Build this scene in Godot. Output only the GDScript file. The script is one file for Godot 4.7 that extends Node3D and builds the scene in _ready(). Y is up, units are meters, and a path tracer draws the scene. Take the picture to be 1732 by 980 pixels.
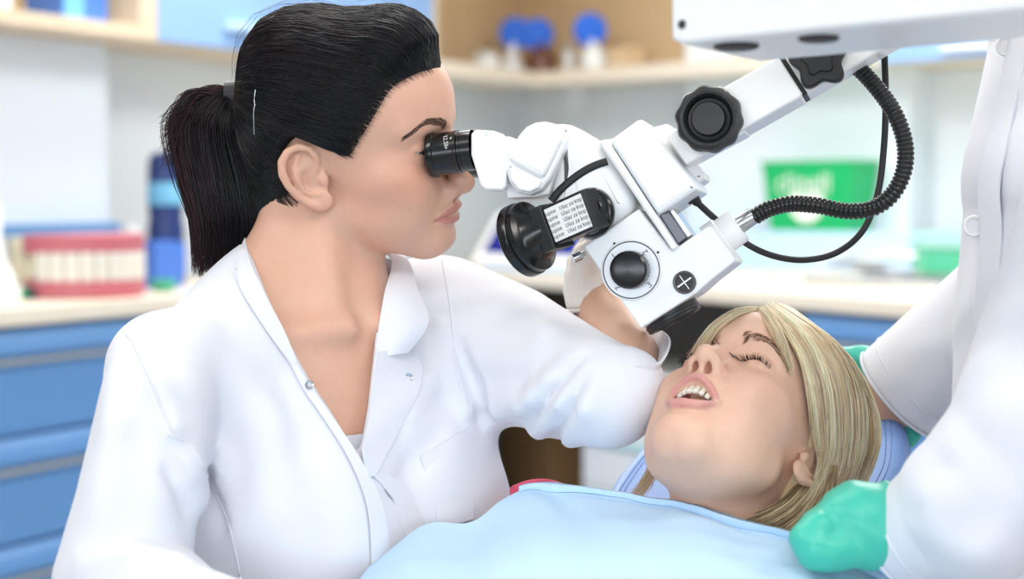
extends Node3D
# A dental surgery: a dentist looks into a treatment microscope over a reclining patient, an assistant stands by.

const FPX := 3000.0                      # focal length in pixels of the 1732 x 980 frame
const PITCH := -3.05
var K := Transform3D()                   # the camera's own axes: x right, y up, z towards the viewer; people and microscope are laid out in it
var M := {}
var used_names := {}
var rng := RandomNumberGenerator.new()
var cnoise := FastNoiseLite.new()

class MB:
	var v := PackedVector3Array()
	var n := PackedVector3Array()
	var c := PackedColorArray()
	var uv := PackedVector2Array()
	var ix := PackedInt32Array()
	var col := Color.WHITE
	func vert(p: Vector3, q: Vector3) -> int:
		v.append(p); n.append(q); c.append(col); uv.append(Vector2(p.x, p.y))
		return v.size() - 1
	func tri(a: int, b: int, d: int) -> void:      # counter-clockwise seen from outside
		ix.append(a); ix.append(d); ix.append(b)
	func quad(a: int, b: int, d: int, e: int) -> void:
		tri(a, b, d); tri(a, d, e)
	func flat_tri(a: Vector3, b: Vector3, d: Vector3) -> void:
		var q := (b - a).cross(d - a).normalized()
		tri(vert(a, q), vert(b, q), vert(d, q))
	func flat_quad(a: Vector3, b: Vector3, d: Vector3, e: Vector3) -> void:
		var q := (d - a).cross(e - b).normalized()
		quad(vert(a, q), vert(b, q), vert(d, q), vert(e, q))
	func smooth() -> void:                          # normals from the faces round each vertex
		for i in n.size(): n[i] = Vector3.ZERO
		for t in range(0, ix.size(), 3):
			var a := ix[t]; var d := ix[t + 1]; var b := ix[t + 2]
			var q := (v[b] - v[a]).cross(v[d] - v[a])
			n[a] += q; n[b] += q; n[d] += q
		for i in n.size(): n[i] = n[i].normalized() if n[i].length_squared() > 1e-24 else Vector3.UP
	func add(o: MB, x := Transform3D.IDENTITY) -> void:
		var base := v.size()
		for i in o.v.size():
			v.append(x * o.v[i]); n.append((x.basis * o.n[i]).normalized()); c.append(o.c[i]); uv.append(o.uv[i])
		for i in o.ix: ix.append(base + i)
	func mesh() -> ArrayMesh:
		var a := []
		a.resize(Mesh.ARRAY_MAX)
		a[Mesh.ARRAY_VERTEX] = v; a[Mesh.ARRAY_NORMAL] = n; a[Mesh.ARRAY_COLOR] = c; a[Mesh.ARRAY_TEX_UV] = uv; a[Mesh.ARRAY_INDEX] = ix
		var m := ArrayMesh.new()
		m.add_surface_from_arrays(Mesh.PRIMITIVE_TRIANGLES, a)
		return m
	# a tube along points; radii one per point; flat = squash across the frame's second axis
	func tube(pts: PackedVector3Array, rad: PackedFloat32Array, sides := 10, caps := true, up := Vector3(0.13, 0.2, 0.97), squash := 1.0) -> void:
		var m := pts.size()
		if m < 2: return
		var t := (pts[1] - pts[0]).normalized()
		var a := up.cross(t)
		if a.length() < 0.01: a = Vector3(1, 0, 0).cross(t)
		a = a.normalized()
		var base := v.size()
		for i in m:
			if i > 0:
				t = (pts[mini(i + 1, m - 1)] - pts[i - 1]).normalized()
				a = (a - t * a.dot(t)).normalized()
			var b := t.cross(a)
			for k in sides:
				var w := TAU * k / sides
				var q := a * cos(w) + b * sin(w) * squash
				vert(pts[i] + q * rad[i], (a * cos(w) * squash + b * sin(w)).normalized())
		for i in m - 1:
			for k in sides:
				var k2 := (k + 1) % sides
				quad(base + i * sides + k, base + i * sides + k2, base + (i + 1) * sides + k2, base + (i + 1) * sides + k)
		if caps:
			for e in 2:
				var r := base + (m - 1) * sides * e
				var q := (pts[0] - pts[1]).normalized() if e == 0 else (pts[m - 1] - pts[m - 2]).normalized()
				var o := vert(pts[0] if e == 0 else pts[m - 1], q)
				var ring := PackedInt32Array()
				for k in sides: ring.append(vert(v[r + k], q))
				for k in sides:
					if e == 0: tri(o, ring[(k + 1) % sides], ring[k])
					else: tri(o, ring[k], ring[(k + 1) % sides])
	# a profile of (radius, height) turned round dir at origin; corners sharper than 32 degrees stay crisp
	func lathe(prof: Array, o: Vector3, dir: Vector3, sides := 48, wob := 0.0, lobes := 0) -> void:
		var up := dir.normalized()
		var a := up.cross(Vector3(0.11, 0.93, 0.37)).normalized()
		var b := up.cross(a)
		var segs := prof.size() - 1
		for s in segs:
			var p0: Vector2 = prof[s]; var p1: Vector2 = prof[s + 1]
			var d := p1 - p0
			if d.length() < 1e-7: continue
			var nn := Vector2(d.y, -d.x).normalized()
			var n0 := nn; var n1 := nn
			if s > 0:
				var e: Vector2 = p0 - prof[s - 1]
				var q := Vector2(e.y, -e.x).normalized()
				if q.dot(nn) > 0.85: n0 = (q + nn).normalized()
			if s < segs - 1:
				var e: Vector2 = prof[s + 2] - p1
				var q := Vector2(e.y, -e.x).normalized()
				if q.dot(nn) > 0.85: n1 = (q + nn).normalized()
			var base := v.size()
			for k in sides + 1:
				var w := TAU * k / sides
				var g := 1.0 + wob * cos(lobes * w)
				var r := a * cos(w) + b * sin(w)
				vert(o + r * p0.x * g + up * p0.y, (r * n0.x + up * n0.y).normalized())
				vert(o + r * p1.x * g + up * p1.y, (r * n1.x + up * n1.y).normalized())
			for k in sides:
				var i := base + k * 2
				if p0.x < 1e-6: tri(i, i + 3, i + 1)
				elif p1.x < 1e-6: tri(i, i + 2, i + 1)
				else: quad(i, i + 2, i + 3, i + 1)
	# a polygon (counter-clockwise, in x and y) from z0 up to z1 with rounded edges of size bev
	func prism(poly: PackedVector2Array, z0: float, z1: float, bev := 0.002, steps := 3) -> void:
		if Geometry2D.is_polygon_clockwise(poly):
			poly = poly.duplicate(); poly.reverse()
		var m := poly.size()
		var en := PackedVector2Array()
		for i in m:
			var d := (poly[(i + 1) % m] - poly[i]).normalized()
			en.append(Vector2(d.y, -d.x))
		var mit := PackedVector2Array()
		for i in m:
			var q := en[(i + m - 1) % m] + en[i]
			var s := q.normalized()
			mit.append(s / maxf(0.35, s.dot(en[i])))
		var rings := []                                 # (inset, z, slope of the normal)
		for k in steps + 1:
			var w := PI / 2 * k / steps
			rings.append(Vector3(bev * (1 - sin(w)), z0 + bev * (1 - cos(w)), -cos(w)))
		for k in steps + 1:
			var w := PI / 2 * k / steps
			rings.append(Vector3(bev * (1 - cos(w)), z1 - bev * (1 - sin(w)), sin(w)))
		if bev <= 0: rings = [Vector3(0, z0, 0), Vector3(0, z1, 0)]
		for i in m:
			var j := (i + 1) % m
			var n0 := en[i]; var n1 := en[i]
			if en[i].dot(en[(i + m - 1) % m]) > 0.8: n0 = (en[i] + en[(i + m - 1) % m]).normalized()
			if en[i].dot(en[j]) > 0.8: n1 = (en[i] + en[j]).normalized()
			var base := v.size()
			for r: Vector3 in rings:
				var h := sqrt(maxf(0, 1 - r.z * r.z))
				var a := poly[i] - mit[i] * r.x; var b := poly[j] - mit[j] * r.x
				vert(Vector3(a.x, a.y, r.y), Vector3(n0.x * h, n0.y * h, r.z))
				vert(Vector3(b.x, b.y, r.y), Vector3(n1.x * h, n1.y * h, r.z))
			for k in rings.size() - 1:
				var q := base + k * 2
				quad(q, q + 1, q + 3, q + 2)
		var inn := PackedVector2Array()
		for i in m: inn.append(poly[i] - mit[i] * maxf(bev, 0.0))
		var t := Geometry2D.triangulate_polygon(poly)
		if t.is_empty(): t = Geometry2D.triangulate_delaunay(poly)
		for e in 2:
			var base := v.size()
			for p: Vector2 in inn: vert(Vector3(p.x, p.y, z0 if e == 0 else z1), Vector3(0, 0, -1 if e == 0 else 1))
			for k in range(0, t.size(), 3):
				var a := t[k]; var b := t[k + 1]; var d := t[k + 2]
				if (poly[b] - poly[a]).cross(poly[d] - poly[a]) < 0:
					var s := b
					b = d; d = s
				if e == 0: tri(base + a, base + d, base + b)
				else: tri(base + a, base + b, base + d)
	# rows of points as a sheet with a thickness along its normal, closed round the rim
	func slab(rows: Array, thick: float, closed := false) -> void:
		var h := rows.size(); var w: int = rows[0].size()
		var up := []
		for i in h:
			var line := PackedVector3Array()
			for j in w:
				var du: Vector3 = rows[i][(j + 1) % w if closed else mini(j + 1, w - 1)] - rows[i][(j + w - 1) % w if closed else maxi(j - 1, 0)]
				var dv: Vector3 = rows[mini(i + 1, h - 1)][j] - rows[maxi(i - 1, 0)][j]
				var q := du.cross(dv)
				line.append(q.normalized() if q.length_squared() > 1e-20 else Vector3(0, 0, 1))
			up.append(line)
		var base := v.size()
		for s in 2:
			for i in h:
				for j in w:
					var q: Vector3 = up[i][j]
					vert(rows[i][j] + q * thick * (0.5 if s == 0 else -0.5), q if s == 0 else -q)
		var o := h * w
		for i in h - 1:
			for j in (w if closed else w - 1):
				var a := base + i * w + j; var b := base + i * w + (j + 1) % w
				quad(a, b, b + w, a + w)
				quad(o + a + w, o + b + w, o + b, o + a)
		for e in 2:
			var i := 0 if e == 0 else h - 1
			for j in (w if closed else w - 1):
				var a := base + i * w + j; var b := base + i * w + (j + 1) % w
				if e == 0: flat_quad(v[a], v[a + o], v[b + o], v[b])
				else: flat_quad(v[b], v[b + o], v[a + o], v[a])
			if closed: continue
			for k in h - 1:
				var a := base + k * w + (0 if e == 0 else w - 1); var b := a + w
				if e == 0: flat_quad(v[b], v[b + o], v[a + o], v[a])
				else: flat_quad(v[a], v[a + o], v[b + o], v[b])

func box(sx: float, sy: float, sz: float, bev := 0.003) -> MB:    # centred
	var b := MB.new()
	b.prism(PackedVector2Array([Vector2(-sx / 2, -sy / 2), Vector2(sx / 2, -sy / 2), Vector2(sx / 2, sy / 2), Vector2(-sx / 2, sy / 2)]), -sz / 2, sz / 2, minf(bev, minf(sx, minf(sy, sz)) * 0.45), 2)
	return b

func rounded(poly: Array, rad, segs := 5) -> PackedVector2Array:  # the polygon with each corner turned into an arc
	var out := PackedVector2Array()
	var m := poly.size()
	for i in m:
		var p: Vector2 = poly[i]; var a: Vector2 = poly[(i + m - 1) % m]; var b: Vector2 = poly[(i + 1) % m]
		var r: float = rad[i] if rad is Array else rad
		if r <= 0:
			out.append(p); continue
		var u := (a - p).normalized(); var w := (b - p).normalized()
		var half := acos(clampf(u.dot(w), -1, 1)) / 2
		var t := minf(r / tan(half), minf((a - p).length(), (b - p).length()) * 0.48)
		var s := p + u * t; var e := p + w * t
		for k in segs + 1:
			var f := float(k) / segs
			out.append(s.lerp(p, f).lerp(p.lerp(e, f), f))
	var clean := PackedVector2Array()
	for p in out:
		if clean.is_empty() or clean[-1].distance_to(p) > 1e-5: clean.append(p)
	if clean.size() > 3 and clean[0].distance_to(clean[-1]) < 1e-5: clean.remove_at(clean.size() - 1)
	return clean

func spline(pts: Array, per := 8) -> PackedVector3Array:          # Catmull-Rom through the points
	var out := PackedVector3Array()
	for i in pts.size() - 1:
		var a: Vector3 = pts[maxi(i - 1, 0)]; var b: Vector3 = pts[i]; var d: Vector3 = pts[i + 1]; var e: Vector3 = pts[mini(i + 2, pts.size() - 1)]
		for k in per: out.append(b.cubic_interpolate(d, a, e, float(k) / per))
	out.append(pts[-1])
	return out

func even(n: int, r: float) -> PackedFloat32Array:
	var a := PackedFloat32Array()
	a.resize(n); a.fill(r)
	return a

func P(px: float, py: float, d: float) -> Vector3:                # a point d metres before the lens, in the camera's axes
	return Vector3((px - 866.0) / FPX * d, (490.0 - py) / FPX * d, -d)

func numbered(called: String) -> String:
	var k: int = used_names.get(called, -1) + 1
	used_names[called] = k
	return called if k == 0 else "%s_%03d" % [called, k]

func thing(called: String, label: String, category: String, at: Transform3D, group := "") -> Node3D:
	var o := Node3D.new()
	o.name = numbered(called)
	add_child(o)
	o.transform = at
	o.set_meta("label", label); o.set_meta("category", category)
	if group: o.set_meta("group", group)
	return o

func place(p: Vector3) -> Transform3D:                            # a thing laid out in the camera's axes, based at p
	return K * Transform3D(Basis.IDENTITY, p)

# a mesh whose points are given in the axes of space, as a part of a thing (or of one of its parts)
func part(called: String, b, material: Material, parent: Node3D, space := Transform3D.IDENTITY, label := "") -> MeshInstance3D:
	var o := MeshInstance3D.new()
	o.name = called
	o.mesh = b.mesh() if b is MB else b
	o.material_override = material
	o.cast_shadow = GeometryInstance3D.SHADOW_CASTING_SETTING_ON
	parent.add_child(o, true)
	o.transform = parent.global_transform.affine_inverse() * space
	if label: o.set_meta("label", label)
	return o

func struct(called: String, b, material: Material, at := Transform3D.IDENTITY, label := "") -> MeshInstance3D:
	var o := MeshInstance3D.new()
	o.name = called
	o.mesh = b.mesh() if b is MB else b
	o.material_override = material
	o.transform = at
	add_child(o, true)
	o.set_meta("kind", "structure")
	if label: o.set_meta("label", label)
	return o

func mat(color: Color, rough := 0.5, metal := 0.0, extra := {}) -> StandardMaterial3D:
	var m := StandardMaterial3D.new()
	m.albedo_color = color; m.roughness = rough; m.metallic = metal
	for k in extra: m.set(k, extra[k])
	return m

# ---- implicit surfaces ----
static func smin(a: float, b: float, k: float) -> float:
	var h := maxf(k - absf(a - b), 0.0) / k
	return minf(a, b) - h * h * k * 0.25
static func smax(a: float, b: float, k: float) -> float:
	var h := maxf(k - absf(a - b), 0.0) / k
	return maxf(a, b) + h * h * k * 0.25
static func ell(p: Vector3, c: Vector3, r: Vector3) -> float:
	var q := (p - c) / r
	var k0 := q.length()
	var k1 := (q / r).length()
	return k0 * (k0 - 1.0) / maxf(k1, 1e-6)
static func cap(p: Vector3, a: Vector3, b: Vector3, ra: float, rb: float) -> float:
	var d := b - a
	var h := clampf((p - a).dot(d) / d.length_squared(), 0.0, 1.0)
	return (p - a - d * h).length() - lerpf(ra, rb, h)
# the lowest distance to a chain of points (radius in w)
static func chain(p: Vector3, c: PackedVector4Array) -> float:
	var best := 1e9
	for i in c.size() - 1:
		var a := c[i]; var b := c[i + 1]
		var av := Vector3(a.x, a.y, a.z)
		var d := Vector3(b.x, b.y, b.z) - av
		var h := clampf((p - av).dot(d) / d.length_squared(), 0.0, 1.0)
		best = minf(best, (p - av - d * h).length() - lerpf(a.w, b.w, h))
	return best

# Surface nets over the cells that the surface crosses, found by walking outwards from seeds (points near the surface).
func nets(field: Callable, cell: float, seeds: Array, keep = null, newton := false) -> MB:
	var val := {}
	var get_v := func(i: int, j: int, k: int) -> float:
		var key := Vector3i(i, j, k)
		var f = val.get(key)
		if f == null:
			f = field.call(Vector3(i, j, k) * cell)
			val[key] = f
		return f
	var todo: Array[Vector3i] = []
	var cells := {}
	for s in seeds:                                     # march along +-axes until the sign changes
		var o := Vector3i((s / cell).floor())
		var f0: float = get_v.call(o.x, o.y, o.z)
		var done := false
		for step in range(1, 220):
			for dir in [Vector3i(1, 0, 0), Vector3i(-1, 0, 0), Vector3i(0, 1, 0), Vector3i(0, -1, 0), Vector3i(0, 0, 1), Vector3i(0, 0, -1)]:
				var q: Vector3i = o + dir * step
				if get_v.call(q.x, q.y, q.z) * f0 <= 0:
					var e: Vector3i = q if dir.x + dir.y + dir.z < 0 else q - dir
					todo.append(e); done = true
					break
			if done: break
	var out := MB.new()
	var off: Array[Vector3i] = [Vector3i(0, 0, 0), Vector3i(1, 0, 0), Vector3i(0, 1, 0), Vector3i(1, 1, 0), Vector3i(0, 0, 1), Vector3i(1, 0, 1), Vector3i(0, 1, 1), Vector3i(1, 1, 1)]
	var edges := PackedInt32Array([0, 1, 2, 3, 4, 5, 6, 7, 0, 2, 1, 3, 4, 6, 5, 7, 0, 4, 1, 5, 2, 6, 3, 7])
	var w := PackedFloat32Array()
	w.resize(8)
	var at := 0
	while at < todo.size():
		var q := todo[at]
		at += 1
		if cells.has(q): continue
		var neg := 0
		for e in 8:
			var key := q + off[e]
			var f = val.get(key)
			if f == null:
				f = field.call(Vector3(key) * cell)
				val[key] = f
			w[e] = f
			if f < 0: neg += 1
		if neg == 0 or neg == 8:
			cells[q] = -1
			continue
		if keep and not keep.call(Vector3(q) * cell):
			cells[q] = -1
			continue
		var sum := Vector3.ZERO
		var cnt := 0
		for e in range(0, 24, 2):
			var a := edges[e]; var b := edges[e + 1]
			if (w[a] < 0) != (w[b] < 0):
				sum += Vector3(off[a]).lerp(Vector3(off[b]), w[a] / (w[a] - w[b])); cnt += 1
		var g := Vector3(w[1] + w[3] + w[5] + w[7] - w[0] - w[2] - w[4] - w[6], w[2] + w[3] + w[6] + w[7] - w[0] - w[1] - w[4] - w[5], w[4] + w[5] + w[6] + w[7] - w[0] - w[1] - w[2] - w[3])
		cells[q] = out.vert((Vector3(q) + sum / cnt) * cell, g.normalized())
		# go on through the faces that the surface crosses
		if (w[0] < 0) != (w[2] < 0) or (w[0] < 0) != (w[4] < 0) or (w[0] < 0) != (w[6] < 0): todo.append(q + Vector3i(-1, 0, 0))
		if (w[1] < 0) != (w[3] < 0) or (w[1] < 0) != (w[5] < 0) or (w[1] < 0) != (w[7] < 0): todo.append(q + Vector3i(1, 0, 0))
		if (w[0] < 0) != (w[1] < 0) or (w[0] < 0) != (w[4] < 0) or (w[0] < 0) != (w[5] < 0): todo.append(q + Vector3i(0, -1, 0))
		if (w[2] < 0) != (w[3] < 0) or (w[2] < 0) != (w[6] < 0) or (w[2] < 0) != (w[7] < 0): todo.append(q + Vector3i(0, 1, 0))
		if (w[0] < 0) != (w[1] < 0) or (w[0] < 0) != (w[2] < 0) or (w[0] < 0) != (w[3] < 0): todo.append(q + Vector3i(0, 0, -1))
		if (w[4] < 0) != (w[5] < 0) or (w[4] < 0) != (w[6] < 0) or (w[4] < 0) != (w[7] < 0): todo.append(q + Vector3i(0, 0, 1))
	var axes: Array[Vector3i] = [Vector3i(1, 0, 0), Vector3i(0, 1, 0), Vector3i(0, 0, 1)]
	for q: Vector3i in cells:
		if cells[q] < 0: continue
		var f0: float = val[q]
		for a in 3:
			var f1: float = val[q + axes[a]]
			if (f0 < 0) == (f1 < 0): continue
			var u := axes[(a + 1) % 3]; var t := axes[(a + 2) % 3]
			var i0: int = cells[q]; var i1: int = cells.get(q - u, -1); var i2: int = cells.get(q - u - t, -1); var i3: int = cells.get(q - t, -1)
			if i1 < 0 or i2 < 0 or i3 < 0: continue
			if f0 < 0: out.quad(i0, i1, i2, i3)
			else: out.quad(i3, i2, i1, i0)
	if newton:
		var e := cell * 0.25
		for i in out.v.size():
			var p := out.v[i]
			var f: float = field.call(p)
			var g := Vector3(field.call(p + Vector3(e, 0, 0)) - f, field.call(p + Vector3(0, e, 0)) - f, field.call(p + Vector3(0, 0, e)) - f) / e
			var l := g.length_squared()
			if l > 0.01:
				out.v[i] = p - (g * (f / l)).limit_length(cell * 0.5)
	out.smooth()
	return out

# ---- a woman's head as an implicit shape, in centimetres: x to her left, y up, z out of the face, eyes at y 0, ear canals at z 0 ----
class Head:
	var gape := 0.0                 # how far the jaw hangs open, cm
	var shut := false               # eyes closed
	var drop := 0.0                 # longer (+) or shorter (-) nose
	var tip := 0.0                  # how far the nose's tip stands out more
	var lip := 1.0                  # fullness of the lips
	var ev := Vector3(0.05, 0.95, -0.32).normalized()
	var eu := Vector3(-0.30, 0.30, 0.91)
	var ew := Vector3.ZERO
	var helix := PackedVector4Array([Vector4(0.25, -0.15, 0.1, 0.2), Vector4(0.85, 0.6, 0.25, 0.24), Vector4(1.1, 1.5, 0.4, 0.3), Vector4(0.85, 2.35, 0.5, 0.32), Vector4(0.1, 2.9, 0.6, 0.34), Vector4(-0.8, 2.85, 0.68, 0.36), Vector4(-1.5, 2.25, 0.76, 0.37), Vector4(-1.85, 1.2, 0.8, 0.36), Vector4(-1.8, 0.0, 0.75, 0.33), Vector4(-1.5, -1.1, 0.6, 0.3), Vector4(-1.05, -2.0, 0.42, 0.34), Vector4(-0.5, -2.6, 0.28, 0.38)])
	var anti := PackedVector4Array([Vector4(-0.25, 2.05, 0.3, 0.22), Vector4(-0.8, 1.3, 0.42, 0.3), Vector4(-1.0, 0.3, 0.46, 0.34), Vector4(-0.85, -0.8, 0.36, 0.32), Vector4(-0.35, -1.45, 0.34, 0.3), Vector4(0.15, -1.6, 0.3, 0.24)])
	var crus := PackedVector4Array([Vector4(0.5, 1.5, 0.1, 0.2), Vector4(-0.2, 1.15, 0.25, 0.24), Vector4(-0.85, 0.8, 0.42, 0.3)])
	var furrow := PackedVector4Array([Vector4(0.55, 2.15, 0.75, 0.3), Vector4(-0.25, 2.45, 0.82, 0.3), Vector4(-0.95, 2.2, 0.9, 0.3), Vector4(-1.38, 1.3, 0.95, 0.3), Vector4(-1.42, 0.1, 0.9, 0.28), Vector4(-1.15, -1.0, 0.75, 0.24), Vector4(-0.8, -1.6, 0.62, 0.2)])
	var upper_lip := PackedVector4Array()
	var lower_lip := PackedVector4Array()
	var lip_line := PackedVector4Array()
	func setup() -> void:
		eu = (eu - ev * eu.dot(ev)).normalized()
		ew = ev.cross(eu)
		if ew.x < 0: ew = -ew
		var g := gape
		upper_lip = PackedVector4Array([Vector4(0, -6.12 + 0.10 * g, 9.98, 0.36 * lip), Vector4(0.5, -6.06 + 0.10 * g, 9.98, 0.40 * lip), Vector4(1.4, -6.26 + 0.04 * g, 9.5, 0.35 * lip), Vector4(2.05, -6.5 - 0.1 * g, 9.0, 0.28), Vector4(2.5, -6.75 - 0.22 * g, 8.45, 0.16)])
		lower_lip = PackedVector4Array([Vector4(0, -7.14 - 0.82 * g, 9.74 - 0.2 * g, 0.46), Vector4(0.9, -7.12 - 0.78 * g, 9.58 - 0.2 * g, 0.44), Vector4(1.7, -7.0 - 0.6 * g, 9.15 - 0.12 * g, 0.36), Vector4(2.5, -6.8 - 0.25 * g, 8.42, 0.16)])
		lip_line = PackedVector4Array([Vector4(0, -6.62, 10.42, 0.03), Vector4(0.5, -6.55, 10.38, 0.03), Vector4(1.3, -6.66, 9.95, 0.03), Vector4(2.0, -6.74, 9.3, 0.04), Vector4(2.62, -6.86, 8.6, 0.07)])
	func ear(p: Vector3) -> float:                  # p.x is the distance from the middle
		var q := p - Vector3(7.1, -1.55, -1.35)
		if q.length_squared() > 25.0: return q.length() - 3.5
		q = Vector3(q.dot(eu) / 1.12, q.dot(ev), q.dot(ew))
		var d := ell(q, Vector3(-0.35, 0.1, 0.1), Vector3(1.65, 2.7, 0.34))
		d = smax(d, -ell(q, Vector3(-0.2, 1.6, 0.5), Vector3(0.85, 0.75, 0.42)), 0.2)
		d = smin(d, chain(q, anti), 0.3)
		d = smin(d, chain(q, crus), 0.3)
		d = smax(d, -ell(q, Vector3(0.10, -0.4, 0.55), Vector3(0.85, 1.15, 1.15)), 0.16)
		d = smax(d, -chain(q, furrow), 0.12)
		d = smin(d, chain(q, helix), 0.12)
		d = smin(d, ell(q, Vector3(0.05, -2.5, 0.16), Vector3(0.95, 0.9, 0.36)), 0.45)
		d = smin(d, ell(q, Vector3(0.85, -0.75, 0.12), Vector3(0.42, 0.6, 0.4)), 0.3)
		d = smin(d, cap(q, Vector3(0.1, 1.2, -0.4), Vector3(-0.1, -1.6, -0.4), 0.75, 0.6), 0.4)
		return d
	func f(p: Vector3) -> float:
		return ear_in(core(p), Vector3(absf(p.x), p.y, p.z))
	func core(p: Vector3) -> float:                 # the head without its ears
		var g := gape
		var q := Vector3(absf(p.x), p.y, p.z)
		var d := ell(q, Vector3(0, 2.9, -0.1), Vector3(7.25, 8.2, 9.0))
		if d > 9.0 and p.y > -6.0: return d - 3.5
		d = smin(d, ell(q, Vector3(0, 3.7, 3.6), Vector3(6.0, 5.7, 6.6)), 2.0)
		d = smin(d, ell(q, Vector3(0, -2.6, 2.9), Vector3(5.85, 6.4, 5.9)), 2.2)
		# the lower face swings down and back with the jaw
		var j := q
		if g > 0.0:
			var s := smoothstep(-5.2, -8.2, q.y) * smoothstep(-1.5, 4.0, q.z)
			j = Vector3(q.x, q.y + 0.62 * g * s, q.z + 0.30 * g * s)
		d = smin(d, ell(j, Vector3(0, -6.1, 4.7), Vector3(4.3, 3.6, 4.75)), 1.8)
		d = smin(d, cap(j, Vector3(4.35, -5.9, 0.9), Vector3(1.4, -9.0, 6.9), 1.6, 1.38), 2.0)
		d = smin(d, ell(j, Vector3(0, -9.05, 7.45), Vector3(2.0, 1.45, 2.05)), 2.0)
		d = smin(d, ell(j, Vector3(0, -7.0, 2.6), Vector3(4.3, 2.6, 5.2)), 1.8)
		d = smin(d, ell(j, Vector3(3.3, -5.4, 4.6), Vector3(2.1, 2.7, 3.0)), 2.2)
		# cheekbones, cheeks, brow
		d = smin(d, ell(q, Vector3(4.4, -2.3, 4.8), Vector3(1.75, 1.5, 2.5)), 2.2)
		d = smin(d, ell(q, Vector3(3.0, -3.6, 6.9), Vector3(1.8, 1.9, 1.75)), 1.8)
		if q.z < 2.0: return d
		d = smin(d, cap(q, Vector3(0.9, 1.85, 8.85), Vector3(4.6, 2.0, 6.6), 0.8, 0.7), 1.4)
		# eye hollows and lids
		d = smax(d, -ell(q, Vector3(3.2, 0.0, 9.75), Vector3(1.95, 1.15, 1.7)), 1.3)
		d = smax(d, -ell(q, Vector3(1.35, 0.1, 9.9), Vector3(0.5, 1.1, 1.0)), 0.8)
		var eye := (q - Vector3(3.15, -0.05, 7.45 if shut else 7.3)).length()
		d = smin(d, eye - 1.3, 0.5)
		if eye < 2.2:
			if shut:
				var lash := q.y + 0.35 + 0.13 * (1.0 - pow((q.x - 3.15) / 1.35, 2.0))
				d -= 0.045 * exp(-pow((lash - 0.14) / 0.16, 2.0)) * smoothstep(1.5, 1.1, absf(q.x - 3.15))
				d += 0.09 * exp(-pow(lash / 0.06, 2.0)) * smoothstep(1.5, 1.2, absf(q.x - 3.15))
				var fold := q.y - 0.72 - 0.16 * (1.0 - pow((q.x - 3.15) / 1.5, 2.0))
				d += 0.09 * exp(-pow(fold / 0.12, 2.0)) * smoothstep(1.7, 1.2, absf(q.x - 3.15))
			else:
				var fold := q.y - 0.52 - 0.2 * (1.0 - pow((q.x - 3.15) / 1.5, 2.0))
				d += 0.07 * exp(-pow(fold / 0.09, 2.0)) * smoothstep(1.9, 1.3, absf(q.x - 3.15))
				var top := -0.15 + 0.22 * (1.0 - pow((q.x - 3.0) / 1.25, 2.0))
				var low := -0.19 - 0.22 * (1.0 - pow((q.x - 3.0) / 1.25, 2.0))
				var slit := maxf(q.y - top, low - q.y)           # negative inside the opening
				d = smax(d, -maxf(slit, 6.9 - q.z), 0.08)
		# nose
		d = smin(d, ell(q, Vector3(0, -5.3, 7.0), Vector3(2.5, 1.5, 3.05)), 1.0)
		var nz := cap(q, Vector3(0, 0.9, 8.8), Vector3(0, -2.9 - drop, 10.4 + tip), 0.8, 0.78)
		nz = smin(nz, ell(q, Vector3(0, -3.45 - drop, 10.95 + tip), Vector3(0.92, 0.8, 0.92)), 0.7)
		nz = smin(nz, ell(q, Vector3(1.08, -3.95 - drop, 9.8), Vector3(0.64, 0.66, 0.95)), 0.55)
		nz = smin(nz, cap(q, Vector3(0, -4.45 - drop, 9.6), Vector3(0, -4.05 - drop, 11.0 + tip), 0.4, 0.4), 0.35)
		d = smin(d, nz, 0.9)
		d = smax(d, -ell(q, Vector3(0.64, -4.4 - drop, 10.02 + tip * 0.6), Vector3(0.37, 1.0, 0.56)), 0.12)
		# crease from the wing of the nose
		d += 0.10 * exp(-pow((cap(q, Vector3(1.75, -4.2 - drop, 9.1), Vector3(2.9, -6.0, 8.2), 0.02, 0.02)) / 0.35, 2.0))
		# philtrum, lips
		d += 0.05 * exp(-(q.x * q.x) / 0.06 - pow((q.y + 5.5) / 0.4, 2.0))
		d = smin(d, chain(q, upper_lip), 0.38)
		d = smin(d, chain(q, lower_lip), 0.42)
		if g <= 0.0:
			d += 0.24 * exp(-pow(chain(q, lip_line) / 0.14, 2.0))
		else:
			# the open mouth: between the two lips
			var u := clampf(q.x / 2.0, 0.0, 1.0)
			var top := lerpf(-6.34 + 0.12 * g, -6.8 - 0.22 * g, u * u)
			var low := lerpf(-6.85 - 0.78 * g, -6.87 - 0.24 * g, u * u)
			var mouth := maxf(maxf(q.y - top, low - q.y), maxf(q.x - 1.95, 4.2 - q.z))
			d = smax(d, -mouth, 0.16)
		d += 0.06 * exp(-pow((j.y + 8.3) / 0.45, 2.0) - j.x * j.x / 1.6) * smoothstep(6.0, 8.0, j.z)
		return d
	func ear_in(d: float, q: Vector3) -> float:
		if q.x > 3.0 and absf(q.z + 1.0) < 6.0: return smin(d, ear(q), 0.45)
		return d
	static func smin(a: float, b: float, k: float) -> float:
		var h := maxf(k - absf(a - b), 0.0) / k
		return minf(a, b) - h * h * k * 0.25
	static func smax(a: float, b: float, k: float) -> float:
		var h := maxf(k - absf(a - b), 0.0) / k
		return maxf(a, b) + h * h * k * 0.25
	static func ell(p: Vector3, c: Vector3, r: Vector3) -> float:
		var q := (p - c) / r
		var k0 := q.length()
		return k0 * (k0 - 1.0) / maxf((q / r).length(), 1e-6)
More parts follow.
